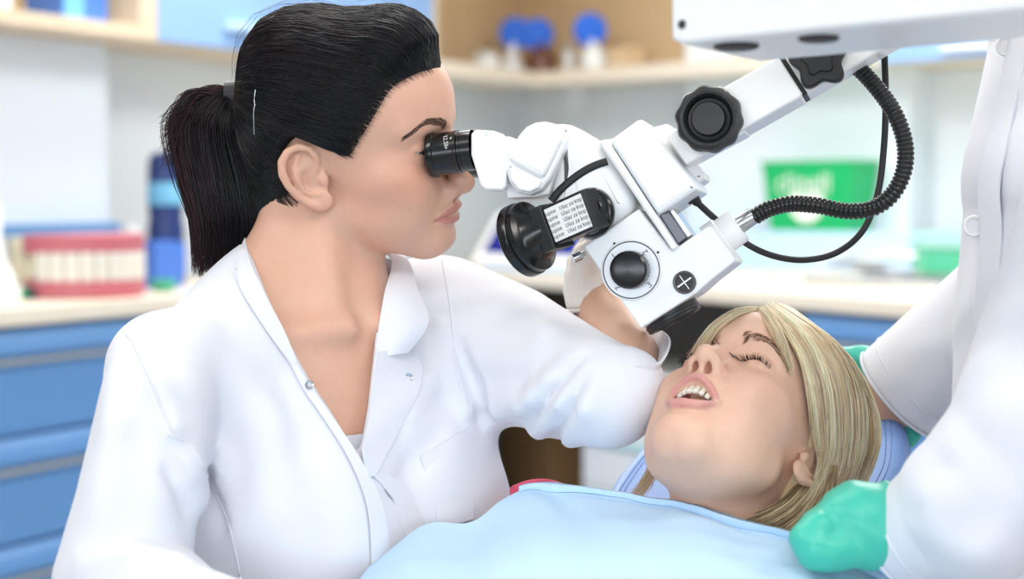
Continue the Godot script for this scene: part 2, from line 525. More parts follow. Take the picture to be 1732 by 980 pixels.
	static func cap(p: Vector3, a: Vector3, b: Vector3, ra: float, rb: float) -> float:
		var d := b - a
		var h := clampf((p - a).dot(d) / d.length_squared(), 0.0, 1.0)
		return (p - a - d * h).length() - lerpf(ra, rb, h)
	static func chain(p: Vector3, c: PackedVector4Array) -> float:
		var best := 1e9
		for i in c.size() - 1:
			var a := c[i]; var b := c[i + 1]
			var av := Vector3(a.x, a.y, a.z)
			var d := Vector3(b.x, b.y, b.z) - av
			var h := clampf((p - av).dot(d) / d.length_squared(), 0.0, 1.0)
			best = minf(best, (p - av - d * h).length() - lerpf(a.w, b.w, h))
		return best

# ---- the dentist ----
var hd: Head
var HD := Transform3D(Basis(Vector3(0.2199, 0.3002, -0.9282), Vector3(-0.052, 0.9537, 0.2961), Vector3(0.9741, -0.0168, 0.2254)).orthonormalized(), Vector3(-0.1513, 0.1364, -1.6316))
var HDI := Transform3D()
var TF := Transform3D()                       # her chest: x from right shoulder to left, z out of the breastbone
var TFI := Transform3D()
var open_v := PackedVector2Array([Vector2(400, 380), Vector2(428, 440), Vector2(452, 500), Vector2(484, 570), Vector2(522, 640), Vector2(562, 700), Vector2(606, 772), Vector2(613, 740), Vector2(622, 690), Vector2(630, 610), Vector2(640, 530), Vector2(662, 440), Vector2(690, 380)])
var scm := PackedVector3Array()
var near_arm := PackedVector4Array()
var far_arm := PackedVector4Array()
var near_sleeve := PackedVector4Array()
var far_sleeve := PackedVector4Array()
var coat_ridges := []
var coat_valleys := []

func P4(px: float, py: float, d: float, r: float) -> Vector4:
	var p := P(px, py, d)
	return Vector4(p.x, p.y, p.z, r)

func poly_dist(q: Vector2, poly: PackedVector2Array) -> float:
	var best := 1e9
	var inside := false
	var m := poly.size()
	var b := poly[m - 1]
	for i in m:
		var a := poly[i]
		var e := b - a
		var w := q - a
		best = minf(best, (w - e * clampf(w.dot(e) / e.length_squared(), 0, 1)).length_squared())
		if (a.y > q.y) != (b.y > q.y) and q.x < (b.x - a.x) * (q.y - a.y) / (b.y - a.y) + a.x: inside = not inside
		b = a
	return -sqrt(best) if inside else sqrt(best)

func dentist_setup() -> void:
	hd = Head.new(); hd.drop = 0.4; hd.setup()
	HDI = HD.affine_inverse()
	var sr := P(262, 566, 1.50); var sl := P(748, 505, 1.76)
	var x := (sl - sr).normalized()
	var y := Vector3(-0.03, 1, -0.05)
	y = (y - x * y.dot(x)).normalized()
	TF = Transform3D(Basis(x, y, x.cross(y)), (sl + sr) / 2)
	TFI = TF.affine_inverse()
	for s in [-1.0, 1.0]: scm.append_array([HD * Vector3(0.041 * s, -0.045, -0.022), TF * Vector3(0.022 * s, 0.0, 0.050), HD * Vector3(0.026 * s, -0.04, -0.045), TF * Vector3(0.035 * s, 0.01, -0.025)])
	near_sleeve = PackedVector4Array([P4(276, 622, 1.50, 0.046), P4(264, 700, 1.46, 0.048), P4(232, 850, 1.43, 0.049), P4(206, 985, 1.42, 0.055), P4(300, 1060, 1.37, 0.05), P4(470, 1120, 1.28, 0.045)])
	near_arm = PackedVector4Array([P4(278, 660, 1.50, 0.036), P4(232, 850, 1.43, 0.037), P4(206, 985, 1.42, 0.036), P4(470, 1120, 1.28, 0.028)])
	far_sleeve = PackedVector4Array([P4(752, 540, 1.745, 0.062), P4(860, 592, 1.68, 0.062), P4(960, 645, 1.60, 0.054), P4(1028, 670, 1.56, 0.047), P4(1050, 664, 1.56, 0.042)])
	far_arm = PackedVector4Array([P4(752, 540, 1.745, 0.045), P4(960, 645, 1.60, 0.038), P4(1046, 666, 1.56, 0.030), P4(1060, 610, 1.60, 0.031), P4(1018, 520, 1.68, 0.026), P4(1006, 478, 1.70, 0.026)])

func dentist_skin(p: Vector3) -> float:
	var q := HDI * p * 100.0
	var d := hd.core(q) * 0.01 if q.y > -15.0 else 1.0
	if p.y > 0.16: return hd.ear_in(d * 100.0, Vector3(absf(q.x), q.y, q.z)) * 0.01
	var nk := cap(p, HD * Vector3(0, -0.015, -0.026), P(547, 545, 1.65), 0.046, 0.052)
	d = smin(d, nk, 0.018)
	for s in 2:                                  # neck muscles from behind the ears to the breastbone, and at the back
		d = smin(d, cap(p, scm[s * 4], scm[s * 4 + 1], 0.017, 0.012), 0.018)
		d = smin(d, cap(p, scm[s * 4 + 2], scm[s * 4 + 3], 0.024, 0.028), 0.022)
	var t := TFI * p
	d = smin(d, ell(t, Vector3(0, -0.16, -0.012), Vector3(0.165, 0.235, 0.098)), 0.03)
	var tx := Vector3(absf(t.x), t.y, t.z)
	d = smin(d, cap(tx, Vector3(0.03, 0.008, -0.02), Vector3(0.150, -0.036, -0.01), 0.038, 0.028), 0.025)
	d = smin(d, cap(tx, Vector3(0.02, -0.014, 0.070), Vector3(0.12, -0.012, 0.025), 0.007, 0.007), 0.018)      # collar bones
	d = smax(d, -ell(t, Vector3(0.0, 0.008, 0.115), Vector3(0.016, 0.016, 0.03)), 0.025)
	return hd.ear_in(d * 100.0, Vector3(absf(q.x), q.y, q.z)) * 0.01

func dentist_limbs(p: Vector3) -> float:
	var t := TFI * p
	var d := smin(ell(t, Vector3(0, -0.16, -0.012), Vector3(0.16, 0.23, 0.093)), ell(t, Vector3(0, -0.46, -0.02), Vector3(0.16, 0.22, 0.1)), 0.08)
	d = smin(d, chain(p, near_arm), 0.04)
	return smin(d, chain(p, far_arm), 0.04)

func dentist_coat(p: Vector3) -> float:
	var t := TFI * p
	var tx := Vector3(absf(t.x), t.y, t.z)
	var d := ell(t, Vector3(0, -0.18, -0.008), Vector3(0.166, 0.255, 0.110))
	d = smin(d, cap(tx, Vector3(0.03, 0.014, -0.018), Vector3(0.160, -0.034, -0.01), 0.046, 0.036), 0.05)
	d = smin(d, ell(tx, Vector3(0.076, -0.205, 0.058), Vector3(0.08, 0.1, 0.064)), 0.06)
	d = smin(d, ell(t, Vector3(0, -0.46, -0.01), Vector3(0.148, 0.26, 0.110)), 0.10)
	var a := chain(p, near_sleeve)
	var b := chain(p, far_sleeve)
	var ridge := 0.0
	for r in coat_ridges:
		var k: float = cap(p, r[0], r[1], 0.0, 0.0)
		if k < 0.05: ridge += r[3] * exp(-pow(k / r[2], 2.0))
	d = smin(d, a, 0.035)
	d = smin(d, b, 0.05) - ridge
	# open neck
	if carving and p.z > -1.68 and p.y > -0.2:
		var z := -p.z
		var q := Vector2(866.0 + p.x / z * FPX, 490.0 - p.y / z * FPX)
		d = smax(d, -poly_dist(q, open_v) * z / FPX, 0.004)
	# neck hole
	if not carving: return d
	return smax(d, -cap(p, P(545, 480, 1.645), P(560, 330, 1.64), 0.060, 0.075), 0.006)

func skin_tint(b: MB, inv: Transform3D, h: Head, base: Color, lip: Color, blush: float) -> void:
	for i in b.v.size():
		var q := inv * b.v[i] * 100.0
		var a := Vector3(absf(q.x), q.y, q.z)
		var c := base
		var mottle := cnoise.get_noise_3dv(q * 14.0) * 0.03 + cnoise.get_noise_3dv(q * 60.0) * 0.025
		c = Color(c.r * (1 + mottle), c.g * (1 + mottle * 1.3), c.b * (1 + mottle * 1.3))
		if q.z > 2.0 and q.y < 3.0 and q.y > -12.0:
			var ck := exp(-pow((a - Vector3(4.4, -2.6, 6.6)).length() / 2.3, 2.0)) * blush
			c = c.lerp(Color(base.r * 0.98, base.g * 0.68, base.b * 0.62), ck)
			var u := Head.chain(a, h.upper_lip); var w := Head.chain(a, h.lower_lip)
			var on := smoothstep(0.12, -0.02, minf(u, w + 0.02))
			if q.z < 7.9: on = 0.0
			c = c.lerp(lip, on * 0.85)
		b.c[i] = c

# hair strands: each a thin three-sided tube along a line of points
func strand(b: MB, pts: PackedVector3Array, r: float, c: Color, tip := 0.25) -> void:
	var rad := PackedFloat32Array()
	for i in pts.size():
		var f := float(i) / (pts.size() - 1)
		rad.append(r * lerpf(1.0, tip, smoothstep(0.55, 1.0, f)))
	b.col = c
	b.tube(pts, rad, 3, false)

func shell_r(f: Callable, c: Vector3, dir: Vector3, far := 16.0) -> float:       # where a ray from c leaves the shape f
	var lo := 2.0; var hi := far
	for i in 14:
		var m := (lo + hi) / 2
		if f.call(c + dir * m) < 0: lo = m
		else: hi = m
	return lo

var dh_line := []          # hairline of the dentist's right side, head axes: start, and the way to the band
func dentist_hair_shell(q: Vector3) -> float:
	var a := Vector3(absf(q.x), q.y, q.z)
	var d := ell(a, Vector3(0, 3.2, -0.9), Vector3(7.9, 8.6, 9.3))
	d = smin(d, ell(a, Vector3(0, 7.4, 4.4), Vector3(5.6, 5.1, 5.3)), 1.6)
	d = smin(d, ell(a, Vector3(0, 7.6, -3.2), Vector3(6.3, 5.0, 6.0)), 1.6)
	return smin(d, ell(a, Vector3(0, -3.4, -5.2), Vector3(5.6, 7.6, 4.6)), 2.5)

func dentist_skin_head(q: Vector3) -> float:      # her head with the neck, in the head's centimetres
	return Head.smin(hd.core(q), Head.cap(q, Vector3(0, -1.5, -2.6), HDI * P(547, 545, 1.65) * 100.0, 4.9, 5.5), 2.2)

func dentist_hair_path(s: float, n: int, lift: float, from := 0.0) -> PackedVector3Array:
	# s runs from the middle of the forehead (0) round the right side to the nape (1)
	var x := s * (dh_line.size() - 1)
	var i := mini(int(x), dh_line.size() - 2)
	var f := x - i
	var i0 := maxi(i - 1, 0); var i3 := mini(i + 2, dh_line.size() - 1)
	var a: Vector3 = dh_line[i][0].cubic_interpolate(dh_line[i + 1][0], dh_line[i0][0], dh_line[i3][0], f)
	var m: Vector3 = dh_line[i][1].cubic_interpolate(dh_line[i + 1][1], dh_line[i0][1], dh_line[i3][1], f)
	var t := Vector3(-0.3, 4.4, -10.0)
	var c := Vector3(0, 2.5, -0.5)
	var da := (a - c).normalized(); var dm := (m - c).normalized(); var dt := (t - c).normalized()
	var out := PackedVector3Array()
	for k in n:
		var u := lerpf(from, 1.0, float(k) / (n - 1))
		var d := (da * (1 - u) * (1 - u) + dm * 2 * u * (1 - u) + dt * u * u).normalized()
		var sk := shell_r(dentist_skin_head, c, d, 15.0)
		var sh := shell_r(dentist_hair_shell, c, d)
		var r := lerpf(sk - 0.05, maxf(sh, sk + 0.25), smoothstep(lerpf(-0.02, -0.35, smoothstep(0.58, 0.7, s)), lerpf(0.16, 0.05, smoothstep(0.58, 0.7, s)), u))
		r = lerpf(r, minf(r, (t - c).length()), smoothstep(0.85, 1.0, u))
		out.append(c + d * (r + lift * smoothstep(0.0, 0.12, u)))
	return out

func build_dentist_hair(t: Node3D, space: Transform3D) -> void:
	dh_line = [[Vector3(0, 6.9, 9.6), Vector3(0, 15, 2)], [Vector3(-2.0, 7.1, 9.1), Vector3(-3, 14.5, 2)], [Vector3(-3.9, 6.9, 8.0), Vector3(-5.5, 13, 1.5)], [Vector3(-5.3, 5.9, 6.2), Vector3(-8.5, 10.5, 0)], [Vector3(-6.2, 3.8, 4.7), Vector3(-9.5, 8, -2)], [Vector3(-6.5, 1.9, 3.4), Vector3(-9.5, 5.5, -2.5)], [Vector3(-6.7, 0.2, 2.1), Vector3(-9.5, 3.6, -3)], [Vector3(-7.0, 1.8, 0.4), Vector3(-9, 4, -4)], [Vector3(-7.0, 2.0, -2.4), Vector3(-8.5, 3.5, -5)], [Vector3(-6.8, -0.8, -4.0), Vector3(-7.8, 1.5, -6)], [Vector3(-6.4, -5.0, -1.9), Vector3(-7.0, -1.5, -8)], [Vector3(-6.0, -8.4, -1.9), Vector3(-6, -4, -9)], [Vector3(-4.6, -11.6, -3.8), Vector3(-4.5, -6, -10)], [Vector3(0.0, -11.4, -6.8), Vector3(0, -6, -11)]]
	# the smooth mass under the strands, both sides
	var base := MB.new()
	base.col = Color(0.006, 0.006, 0.009)
	var rows := 81; var cols := 16
	var mass := []
	for i in rows: mass.append(dentist_hair_path(float(i) / (rows - 1), cols, 0.0))
	for side in [1.0, -1.0]:
		var o := base.v.size()
		for i in rows:
			for p in mass[i]: base.vert(Vector3(p.x * side, p.y, p.z) * 0.00985, Vector3.UP)
		for i in rows - 1:
			for k in cols - 1:
				var a := o + i * cols + k
				if side > 0: base.quad(a, a + 1, a + cols + 1, a + cols)
				else: base.quad(a + cols, a + cols + 1, a + 1, a)
	base.smooth()
	part("hair_mass", base, M.dark_hair, t, space * HD, "dark hair combed back")
	var b := MB.new()
	rng.seed = 11
	var paths := []
	for i in 161:
		var line := PackedVector3Array()
		for k in 16: line.append(mass[i / 2][k] if i % 2 == 0 else (mass[i / 2][k] + mass[i / 2 + 1][k]) / 2)
		paths.append(line)
	for n in 5200:
		var s := rng.randf()
		var side := 1.0 if n % 6 else -1.0
		var x := s * 160.0
		var i := mini(int(x), 159)
		var f := x - i
		var from := 0.0 if rng.randf() < 0.45 else rng.randf() * 0.55
		var lift := rng.randf_range(-0.06, 0.12)
		var drift := rng.randf_range(-0.9, 0.9)
		var ph := rng.randf() * 40.0
		var pts := PackedVector3Array()
		var to := minf(1.0, from + rng.randf_range(0.5, 1.0))
		for k in 14:
			var u := lerpf(from, to, k / 13.0) * 15.0
			var j := mini(int(u), 14)
			var xx := clampf(x + drift * (k - 5) * 0.35 + 0.5 * sin(k * 0.5 + ph), 0, 159.99)
			var jj := int(xx)
			var pa: Vector3 = paths[jj][j].lerp(paths[jj][j + 1], u - j)
			var pb: Vector3 = paths[jj + 1][j].lerp(paths[jj + 1][j + 1], u - j)
			var p := pa.lerp(pb, xx - jj)
			var c := Vector3(0, 2.5, -0.5)
			p += (p - c).normalized() * (lift * smoothstep(0.0, 2.0, u) + 0.05 * sin(k * 0.9 + ph))
			pts.append(Vector3(p.x * side, p.y, p.z) * 0.01)
		var red := clampf((pts[7].y * 100.0 - 6.0) / 6.0, 0, 1) * clampf((-pts[7].z * 100.0 - 1.0) / 4.0, 0, 1) * rng.randf()
		var g := rng.randf_range(0.6, 1.5)
		strand(b, pts, rng.randf_range(0.00022, 0.00042), Color(0.008 + 0.035 * red, 0.008 + 0.008 * red, 0.011 + 0.006 * red) * g)
	# fine loose hairs along the hairline
	for n in 700:
		var s := rng.randf_range(0.06, 0.52)
		var pa := dentist_hair_path(s, 8, 0.0)
		var pts := PackedVector3Array()
		var o := Vector3(rng.randf_range(-0.2, 0.0), rng.randf_range(-0.7, 0.15), rng.randf_range(0.0, 0.75))
		for k in 5:
			var p := pa[0].lerp(pa[1], k / 4.0) + o * (1.0 - k / 4.0) * 0.8
			var c := Vector3(0, 2.5, -0.5)
			var d := (p - c).normalized()
			pts.append((c + d * (shell_r(hd.f, c, d, 13.0) + 0.04 + 0.05 * k)) * 0.01)
		pts.reverse()
		strand(b, pts, 0.00014, Color(0.012, 0.009, 0.009), 0.1)
	for n in 260:                              # wisps on the nape
		var pa := dentist_hair_path(rng.randf_range(0.70, 0.96), 8, 0.15)
		var pts := PackedVector3Array()
		var o := Vector3(rng.randf_range(-0.1, 0.2), rng.randf_range(-1.8, -0.1), rng.randf_range(-0.3, 0.9))
		for k in 6: pts.append((pa[0].lerp(pa[2], k / 5.0) + o * pow(1.0 - k / 5.0, 1.5) + (pa[1] - Vector3(0, -6, -2)).normalized() * 0.1) * 0.01)
		pts.reverse()
		strand(b, pts, 0.00016, Color(0.012, 0.009, 0.009), 0.1)
	for n in 130:
		var x := rng.randf() * 120.0
		var i := int(x)
		var u0 := rng.randi_range(3, 9)
		var pts := PackedVector3Array()
		var up := rng.randf_range(0.15, 0.9)
		for k in 6:
			var p: Vector3 = paths[i][mini(u0 + k, 15)]
			var c := Vector3(0, 2.5, -0.5)
			pts.append((p + (p - c).normalized() * (0.1 + up * sin(k / 5.0 * PI * 0.7))) * Vector3(1 if n % 3 else -1, 1, 1) * 0.01)
		strand(b, pts, 0.00011, Color(0.02, 0.014, 0.012), 0.2)
	part("hair_strands", b, M.dark_hair, t, space * HD, "black strands swept back to the ponytail").set_meta("kind", "stuff")
	# ponytail
	var pt := MB.new()
	var tie := HD * Vector3(-0.003, 0.044, -0.100)
	for n in 3000:
		var a := rng.randf(); var w := rng.randf_range(-1, 1)
		var loose := pow(rng.randf(), 5.0)
		var dep := w * 0.028 * sqrt(maxf(0.0, 1 - pow(2 * a - 1, 2.0)))
		var x0 := lerpf(300, 418, a) - loose * 26 * (1 - a)
		var g := [tie + Vector3(rng.randf_range(-1, 1), rng.randf_range(-1, 1), rng.randf_range(-1, 1)) * 0.006, P(lerpf(352, 408, a), lerpf(150, 190, a) - loose * 6, 1.64 - dep * 0.6), P(x0, lerpf(192, 240, a) + loose * 6, 1.64 - dep), P(lerpf(303, 442, a) - loose * 14, 300, 1.64 - dep * 1.1), P(lerpf(318, 450, a), 372, 1.64 - dep), P(lerpf(330, 440, a) + rng.randf_range(-8, 8), lerpf(462, 415, a * a) + rng.randf_range(-22, 8), 1.64 - dep * 0.7)]
		if a < 0.3 and rng.randf() < 0.3:        # shorter ends that stick out behind
			g = [g[0], g[1], P(lerpf(300, 330, rng.randf()), rng.randf_range(160, 200), 1.64 - dep), P(rng.randf_range(268, 300), rng.randf_range(195, 290), 1.64 - dep)]
		var red := rng.randf() * clampf(1.2 - a * 2.2, 0, 1)
		var k := rng.randf_range(0.5, 1.4)
		strand(pt, spline(g, 4), rng.randf_range(0.0003, 0.00048), Color(0.009 + 0.05 * red, 0.008 + 0.010 * red, 0.011 + 0.009 * red) * k, 0.3)
	part("ponytail", pt, M.dark_hair, t, space, "long black ponytail with reddish ends").set_meta("kind", "stuff")
	var band := MB.new()
	var ax := (P(352, 165, 1.64) - tie).normalized()
	band.tube(PackedVector3Array([tie - ax * 0.004, tie + ax * 0.012]), even(2, 0.0135), 20)
	part("hair_band", band, M.black_rubber, t, space)
	var pin := MB.new()
	pin.tube(spline([P(432, 152, 1.545), P(430, 168, 1.545), P(431, 178, 1.543), P(429, 190, 1.543), P(430, 228, 1.546)], 4), even(17, 0.0005), 5)
	part("hair_pin", pin, M.steel, t, space, "thin silver hair pin")

func brow(b: MB, h: Head, pts: Array, side: float, c: Color, n: int) -> void:
	var line := spline(pts, 10)
	for k in n:
		var f := rng.randf()
		var i := mini(int(f * (line.size() - 1)), line.size() - 2)
		var p := line[i].lerp(line[i + 1], f * (line.size() - 1) - i)
		var w := 0.42 * (1.0 - 0.6 * f)
		p += Vector3(0, rng.randf_range(-w, w), 0)
		var dir := ((line[i + 1] - line[i]).normalized() + Vector3(0, lerpf(0.45, -0.25, f) + rng.randf_range(-0.2, 0.2), 0)).normalized()
		var q := PackedVector3Array()
		for m in 4:
			var e := p + dir * m * 0.17
			var zc := Vector3(e.x * 0.4, e.y * 0.6, 0)
			var d := (e - zc).normalized()
			q.append((zc + d * (shell_r(h.f, zc, d, 14.0) + 0.015 + 0.012 * m)) * Vector3(side, 1, 1) * 0.01)
		strand(b, q, 0.0001, c, 0.2)

var carving := true
func hit(f: Callable, px: float, py: float, d0: float, d1: float) -> Vector3:      # where the line of sight through a pixel first meets a shape
	var d := d0
	var step := 0.01
	while d < d1:
		if f.call(P(px, py, d)) < 0:
			var lo := d - step; var hi := d
			for i in 8:
				var m := (lo + hi) / 2
				if f.call(P(px, py, m)) < 0: hi = m
				else: lo = m
			return P(px, py, lo)
		d += step
	return P(px, py, d1)

func fold(f: Callable, line: Array, width: float, height: float, d0: float, d1: float) -> Array:     # ridges along a traced line of (x, y) points
	var out := []
	for i in line.size() - 1:
		out.append([hit(f, line[i].x, line[i].y, d0, d1), hit(f, line[i + 1].x, line[i + 1].y, d0, d1), width, height])
	return out

func dentist_plain(p: Vector3) -> float:
	carving = false
	var d := dentist_coat(p)
	carving = true
	return d

# a strip of cloth between two traced edges (x, y, lift towards the viewer in mm) that lies on a shape
func strip(f: Callable, a: Array, b: Array, thick: float, d0: float, d1: float, across := 5, per := 6) -> MB:
	var ea := []; var eb := []
	for q in a: ea.append(P(q.x, q.y, -q.z) if q.z < 0 else hit(f, q.x, q.y, d0, d1) * (1.0 - q.z * 0.001 / 1.6))
	for q in b: eb.append(P(q.x, q.y, -q.z) if q.z < 0 else hit(f, q.x, q.y, d0, d1) * (1.0 - q.z * 0.001 / 1.6))
	var la := spline(ea, per); var lb := spline(eb, per)
	var rows := []
	for k in across + 1:
		var row := PackedVector3Array()
		for i in la.size():
			var u := float(i) / (la.size() - 1) * (lb.size() - 1)
			var j := mini(int(u), lb.size() - 2)
			row.append(la[i].lerp(lb[j].lerp(lb[j + 1], u - j), float(k) / across))
		rows.append(row)
	var m := MB.new()
	m.slab(rows, thick)
	return m

func seam(f: Callable, line: Array, r: float, d0: float, d1: float, per := 8) -> MB:
	var m := MB.new()
	var pts := []
	for q in line: pts.append(Vector3(q.x, q.y, 0))
	var out := PackedVector3Array()
	for q in spline(pts, per): out.append(hit(f, q.x, q.y, d0, d1) * (1.0 - r * 0.2 / 1.6))
	m.tube(out, even(out.size(), r), 6)
	return m

func V2(a: Array) -> Array:
	var o := []
	for i in range(0, a.size(), 2): o.append(Vector2(a[i], a[i + 1]))
	return o
func V3(a: Array) -> Array:
	var o := []
	for i in range(0, a.size(), 3): o.append(Vector3(a[i], a[i + 1], a[i + 2]))
	return o

func build_dentist(skin: MB, limbs: MB, coat: MB) -> void:
	var foot := Vector3(-0.22, -0.62, -1.62)
	var t := thing("person", "dark-haired woman with ponytail in white coat bending to the microscope eyepieces", "person", place(foot))
	skin_tint(skin, HDI, hd, Color(0.69, 0.40, 0.285), Color(0.50, 0.185, 0.155), 0.6)
	for i in limbs.c.size(): limbs.c[i] = Color(0.70, 0.42, 0.29)
	skin.add(limbs)
	part("body", skin, M.skin, t, K)
	part("coat", coat, M.coat, t, K, "white cotton coat worn open at the neck")
	var f := dentist_plain
	# stand-up collar: near wing, round the back of the neck, far wing
	var c1 := strip(f, V3([450, 400, -1.70, 430, 386, -1.665, 416, 402, -1.625, 426, 448, 7, 450, 502, 8, 480, 558, 8, 504, 614, 7]), V3([440, 430, -1.70, 412, 428, -1.66, 399, 448, 2, 404, 482, 3, 431, 530, 3, 463, 577, 3, 496, 620, 3]), 0.0022, 1.4, 1.70, 6)
	part("collar", c1, M.coat, t, K)
	var inner := PackedVector3Array()
	var outer := PackedVector3Array()
	var rows := []
	inner = spline([P(452, 402, 1.705), P(540, 395, 1.735), P(625, 415, 1.72), P(662, 440, 1.66), P(650, 500, 1.605), P(640, 560, 1.585), P(634, 606, 1.58)], 6)
	outer = spline([P(440, 440, 1.72), P(540, 435, 1.76), P(660, 430, 1.735), P(690, 442, 1.675), P(706, 492, 1.62), P(724, 545, 1.596), P(690, 596, 1.588)], 6)
	rows = []
	for k in 8:
		var row := PackedVector3Array()
		for i in inner.size():
			var u := k / 7.0
			row.append(inner[i].lerp(outer[i], u) * (1.0 - 0.004 * sin(u * PI)))
		rows.append(row)
	var c2 := MB.new()
	c2.slab(rows, 0.0022)
	part("collar", c2, M.coat, t, K)
	# lapel folded open on her left, and the placket on her right
	part("lapel", strip(f, V3([636, 596, 10, 631, 640, 9, 625, 700, 8, 614, 757, 8, 622, 808, 6]), V3([694, 588, 6, 712, 618, 5, 708, 660, 5, 672, 732, 5, 634, 806, 5]), 0.0022, 1.4, 1.75, 6), M.coat, t, K)
	part("placket", strip(f, V3([497, 606, 4, 523, 650, 5, 562, 706, 6, 606, 772, 6, 640, 838, 5, 655, 900, 5, 657, 990, 5]), V3([490, 612, 3, 512, 656, 4, 550, 712, 4, 590, 776, 4, 618, 842, 4, 628, 905, 4, 628, 990, 4]), 0.002, 1.3, 1.75), M.coat, t, K)
	part("placket", strip(f, V3([630, 805, 2, 668, 850, 2, 690, 920, 2, 694, 990, 2]), V3([655, 800, 2, 700, 850, 2, 722, 920, 2, 726, 990, 2]), 0.0015, 1.3, 1.75), M.coat, t, K)
	part("pocket", strip(f, V3([712, 772, 3, 745, 752, 3, 775, 734, 3, 803, 716, 3]), V3([742, 892, 2, 765, 888, 2, 782, 884, 2, 800, 878, 2]), 0.0018, 1.4, 1.78, 8), M.coat, t, K)
	# snap fasteners
	for s in [[691, 639], [523, 651]]:
		var b := MB.new()
		var p := hit(f, s[0], s[1], 1.4, 1.75) * (1.0 - 0.0075 / 1.6)
		b.lathe([Vector2(0.0022, 0), Vector2(0.0022, 0.0012), Vector2(0.0036, 0.0016), Vector2(0.0040, 0.0008), Vector2(0.0040, 0)], p, Vector3(0.35, 0, 0.93), 24)
		part("snap_fastener", b, M.steel, t, K, "small steel ring snap")
	# seams
	for line in [[214, 566, 226, 582, 252, 636, 280, 706, 300, 742], [284, 736, 326, 758, 360, 826, 386, 884, 408, 985], [748, 440, 762, 520, 770, 600, 790, 690]]:
		part("seam", seam(f, V2(line), 0.0011, 1.3, 1.8), M.coat, t, K)
	part("undershirt", strip(dentist_skin, V3([585, 737, 3, 600, 736, 4, 618, 733, 4]), V3([606, 800, 3, 615, 800, 3, 626, 800, 3]), 0.002, 1.4, 1.75), M.coat, t, K, "white undershirt edge")
	# cuff of her left sleeve, wide open round the forearm
	var rim := [P(984, 566, 1.60), P(1000, 592, 1.562), P(1034, 616, 1.535), P(1078, 619, 1.528), P(1117, 613, 1.54), P(1133, 577, 1.575), P(1112, 556, 1.615), P(1062, 548, 1.64), P(1012, 550, 1.63)]
	var low := [P(990, 636, 1.60), P(1006, 668, 1.56), P(1036, 688, 1.535), P(1070, 688, 1.528), P(1098, 672, 1.535), P(1118, 640, 1.565), P(1100, 620, 1.61), P(1056, 610, 1.63), P(1000, 610, 1.63)]
	rows = []
	for k in 12:
		var row := PackedVector3Array()
		var u := k / 11.0
		for i in rim.size() * 5:
			var x := i / 5.0
			var j := int(x)
			var m: int = rim.size()
			var a: Vector3 = rim[j].cubic_interpolate(rim[(j + 1) % m], rim[(j + m - 1) % m], rim[(j + 2) % m], x - j)
			var b: Vector3 = low[j].cubic_interpolate(low[(j + 1) % m], low[(j + m - 1) % m], low[(j + 2) % m], x - j)
			var p := b.lerp(a, u)
			p += (p - P(1056, 640, 1.575)).normalized() * (0.003 * sin(x * 3.1 + u * 4.0) * (1 - u) - 0.004 * sin(u * PI))
			row.append(p)
		rows.append(row)
	var cf := MB.new()
	cf.slab(rows, 0.0022, true)
	part("cuff", cf, M.coat, t, K)
	var hem := MB.new()
	var ring := PackedVector3Array(rows[8])
	ring.append(ring[0])
	for i in ring.size(): ring[i] += (ring[i] - P(1056, 640, 1.575)).normalized() * 0.0008
	hem.tube(ring, even(ring.size(), 0.0008), 5, false)
	part("seam", hem, M.coat, t, K)
	# eyes, lashes, brows
	rng.seed = 5
	for s in [-1.0, 1.0]:
		var eye := MB.new()
		var c := Vector3(3.15 * s, -0.05, 7.3) * 0.01
		var look := (Vector3(0.05 * s, -0.12, 1)).normalized()
		eye.col = Color(0.58, 0.55, 0.52)  # eye white darkened, standing in for shade from the lashes
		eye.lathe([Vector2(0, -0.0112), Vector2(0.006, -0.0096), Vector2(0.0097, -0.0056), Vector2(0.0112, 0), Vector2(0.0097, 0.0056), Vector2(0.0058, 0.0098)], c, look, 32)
		eye.col = Color(0.05, 0.028, 0.015)
		eye.lathe([Vector2(0.0058, 0.0098), Vector2(0.0042, 0.0107), Vector2(0.0024, 0.0112)], c, look, 32)
		eye.col = Color(0.004, 0.004, 0.004)
		eye.lathe([Vector2(0.0024, 0.0112), Vector2(0.0, 0.0114)], c, look, 32)
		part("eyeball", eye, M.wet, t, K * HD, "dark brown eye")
		var eb := MB.new()
		brow(eb, hd, [Vector3(1.5, 1.75, 9.4), Vector3(2.7, 2.3, 9.3), Vector3(3.9, 2.55, 8.7), Vector3(5.4, 1.65, 7.2)], s, Color(0.06, 0.034, 0.023), 420)
		part("eyebrow", eb, M.dark_hair, t, K * HD).set_meta("kind", "stuff")
		var lb := MB.new()
		for k in 190:
			var f2 := rng.randf_range(-1, 1) if k % 2 else rng.randf_range(0.45, 1.0)
			var up := k % 3 != 0
			var top := (-0.15 + 0.22 * (1 - f2 * f2)) if up else (-0.19 - 0.22 * (1 - f2 * f2))
			var o := Vector3(3.0 + 1.22 * f2, top, 7.3 + sqrt(maxf(0.0, 1.78 - pow(1.22 * f2 - 0.15, 2.0) * 0.8 - top * top)))
			var ln := (0.8 if up else 0.4) * rng.randf_range(0.7, 1.1)
			var q := PackedVector3Array()
			for m in 4:
				var e := m / 3.0
				q.append((o + Vector3(f2 * 0.35 * e, (-0.35 * e + 0.45 * e * e) if up else -0.35 * e, 0.8 * e) * ln) * Vector3(s, 1, 1) * 0.01)
			strand(lb, q, 0.00022, Color(0.006, 0.005, 0.005), 0.2)
		var roots := PackedVector3Array()         # roots of the upper lashes
		for k in 13:
			var f2 := k / 6.0 - 1.0
			var y := -0.15 + 0.22 * (1 - f2 * f2)
			roots.append(Vector3((3.0 + 1.25 * f2) * s, y, 7.3 + sqrt(maxf(0.0, 1.72 - pow(1.25 * f2 - 0.15, 2.0) * 0.9 - y * y))) * 0.01)
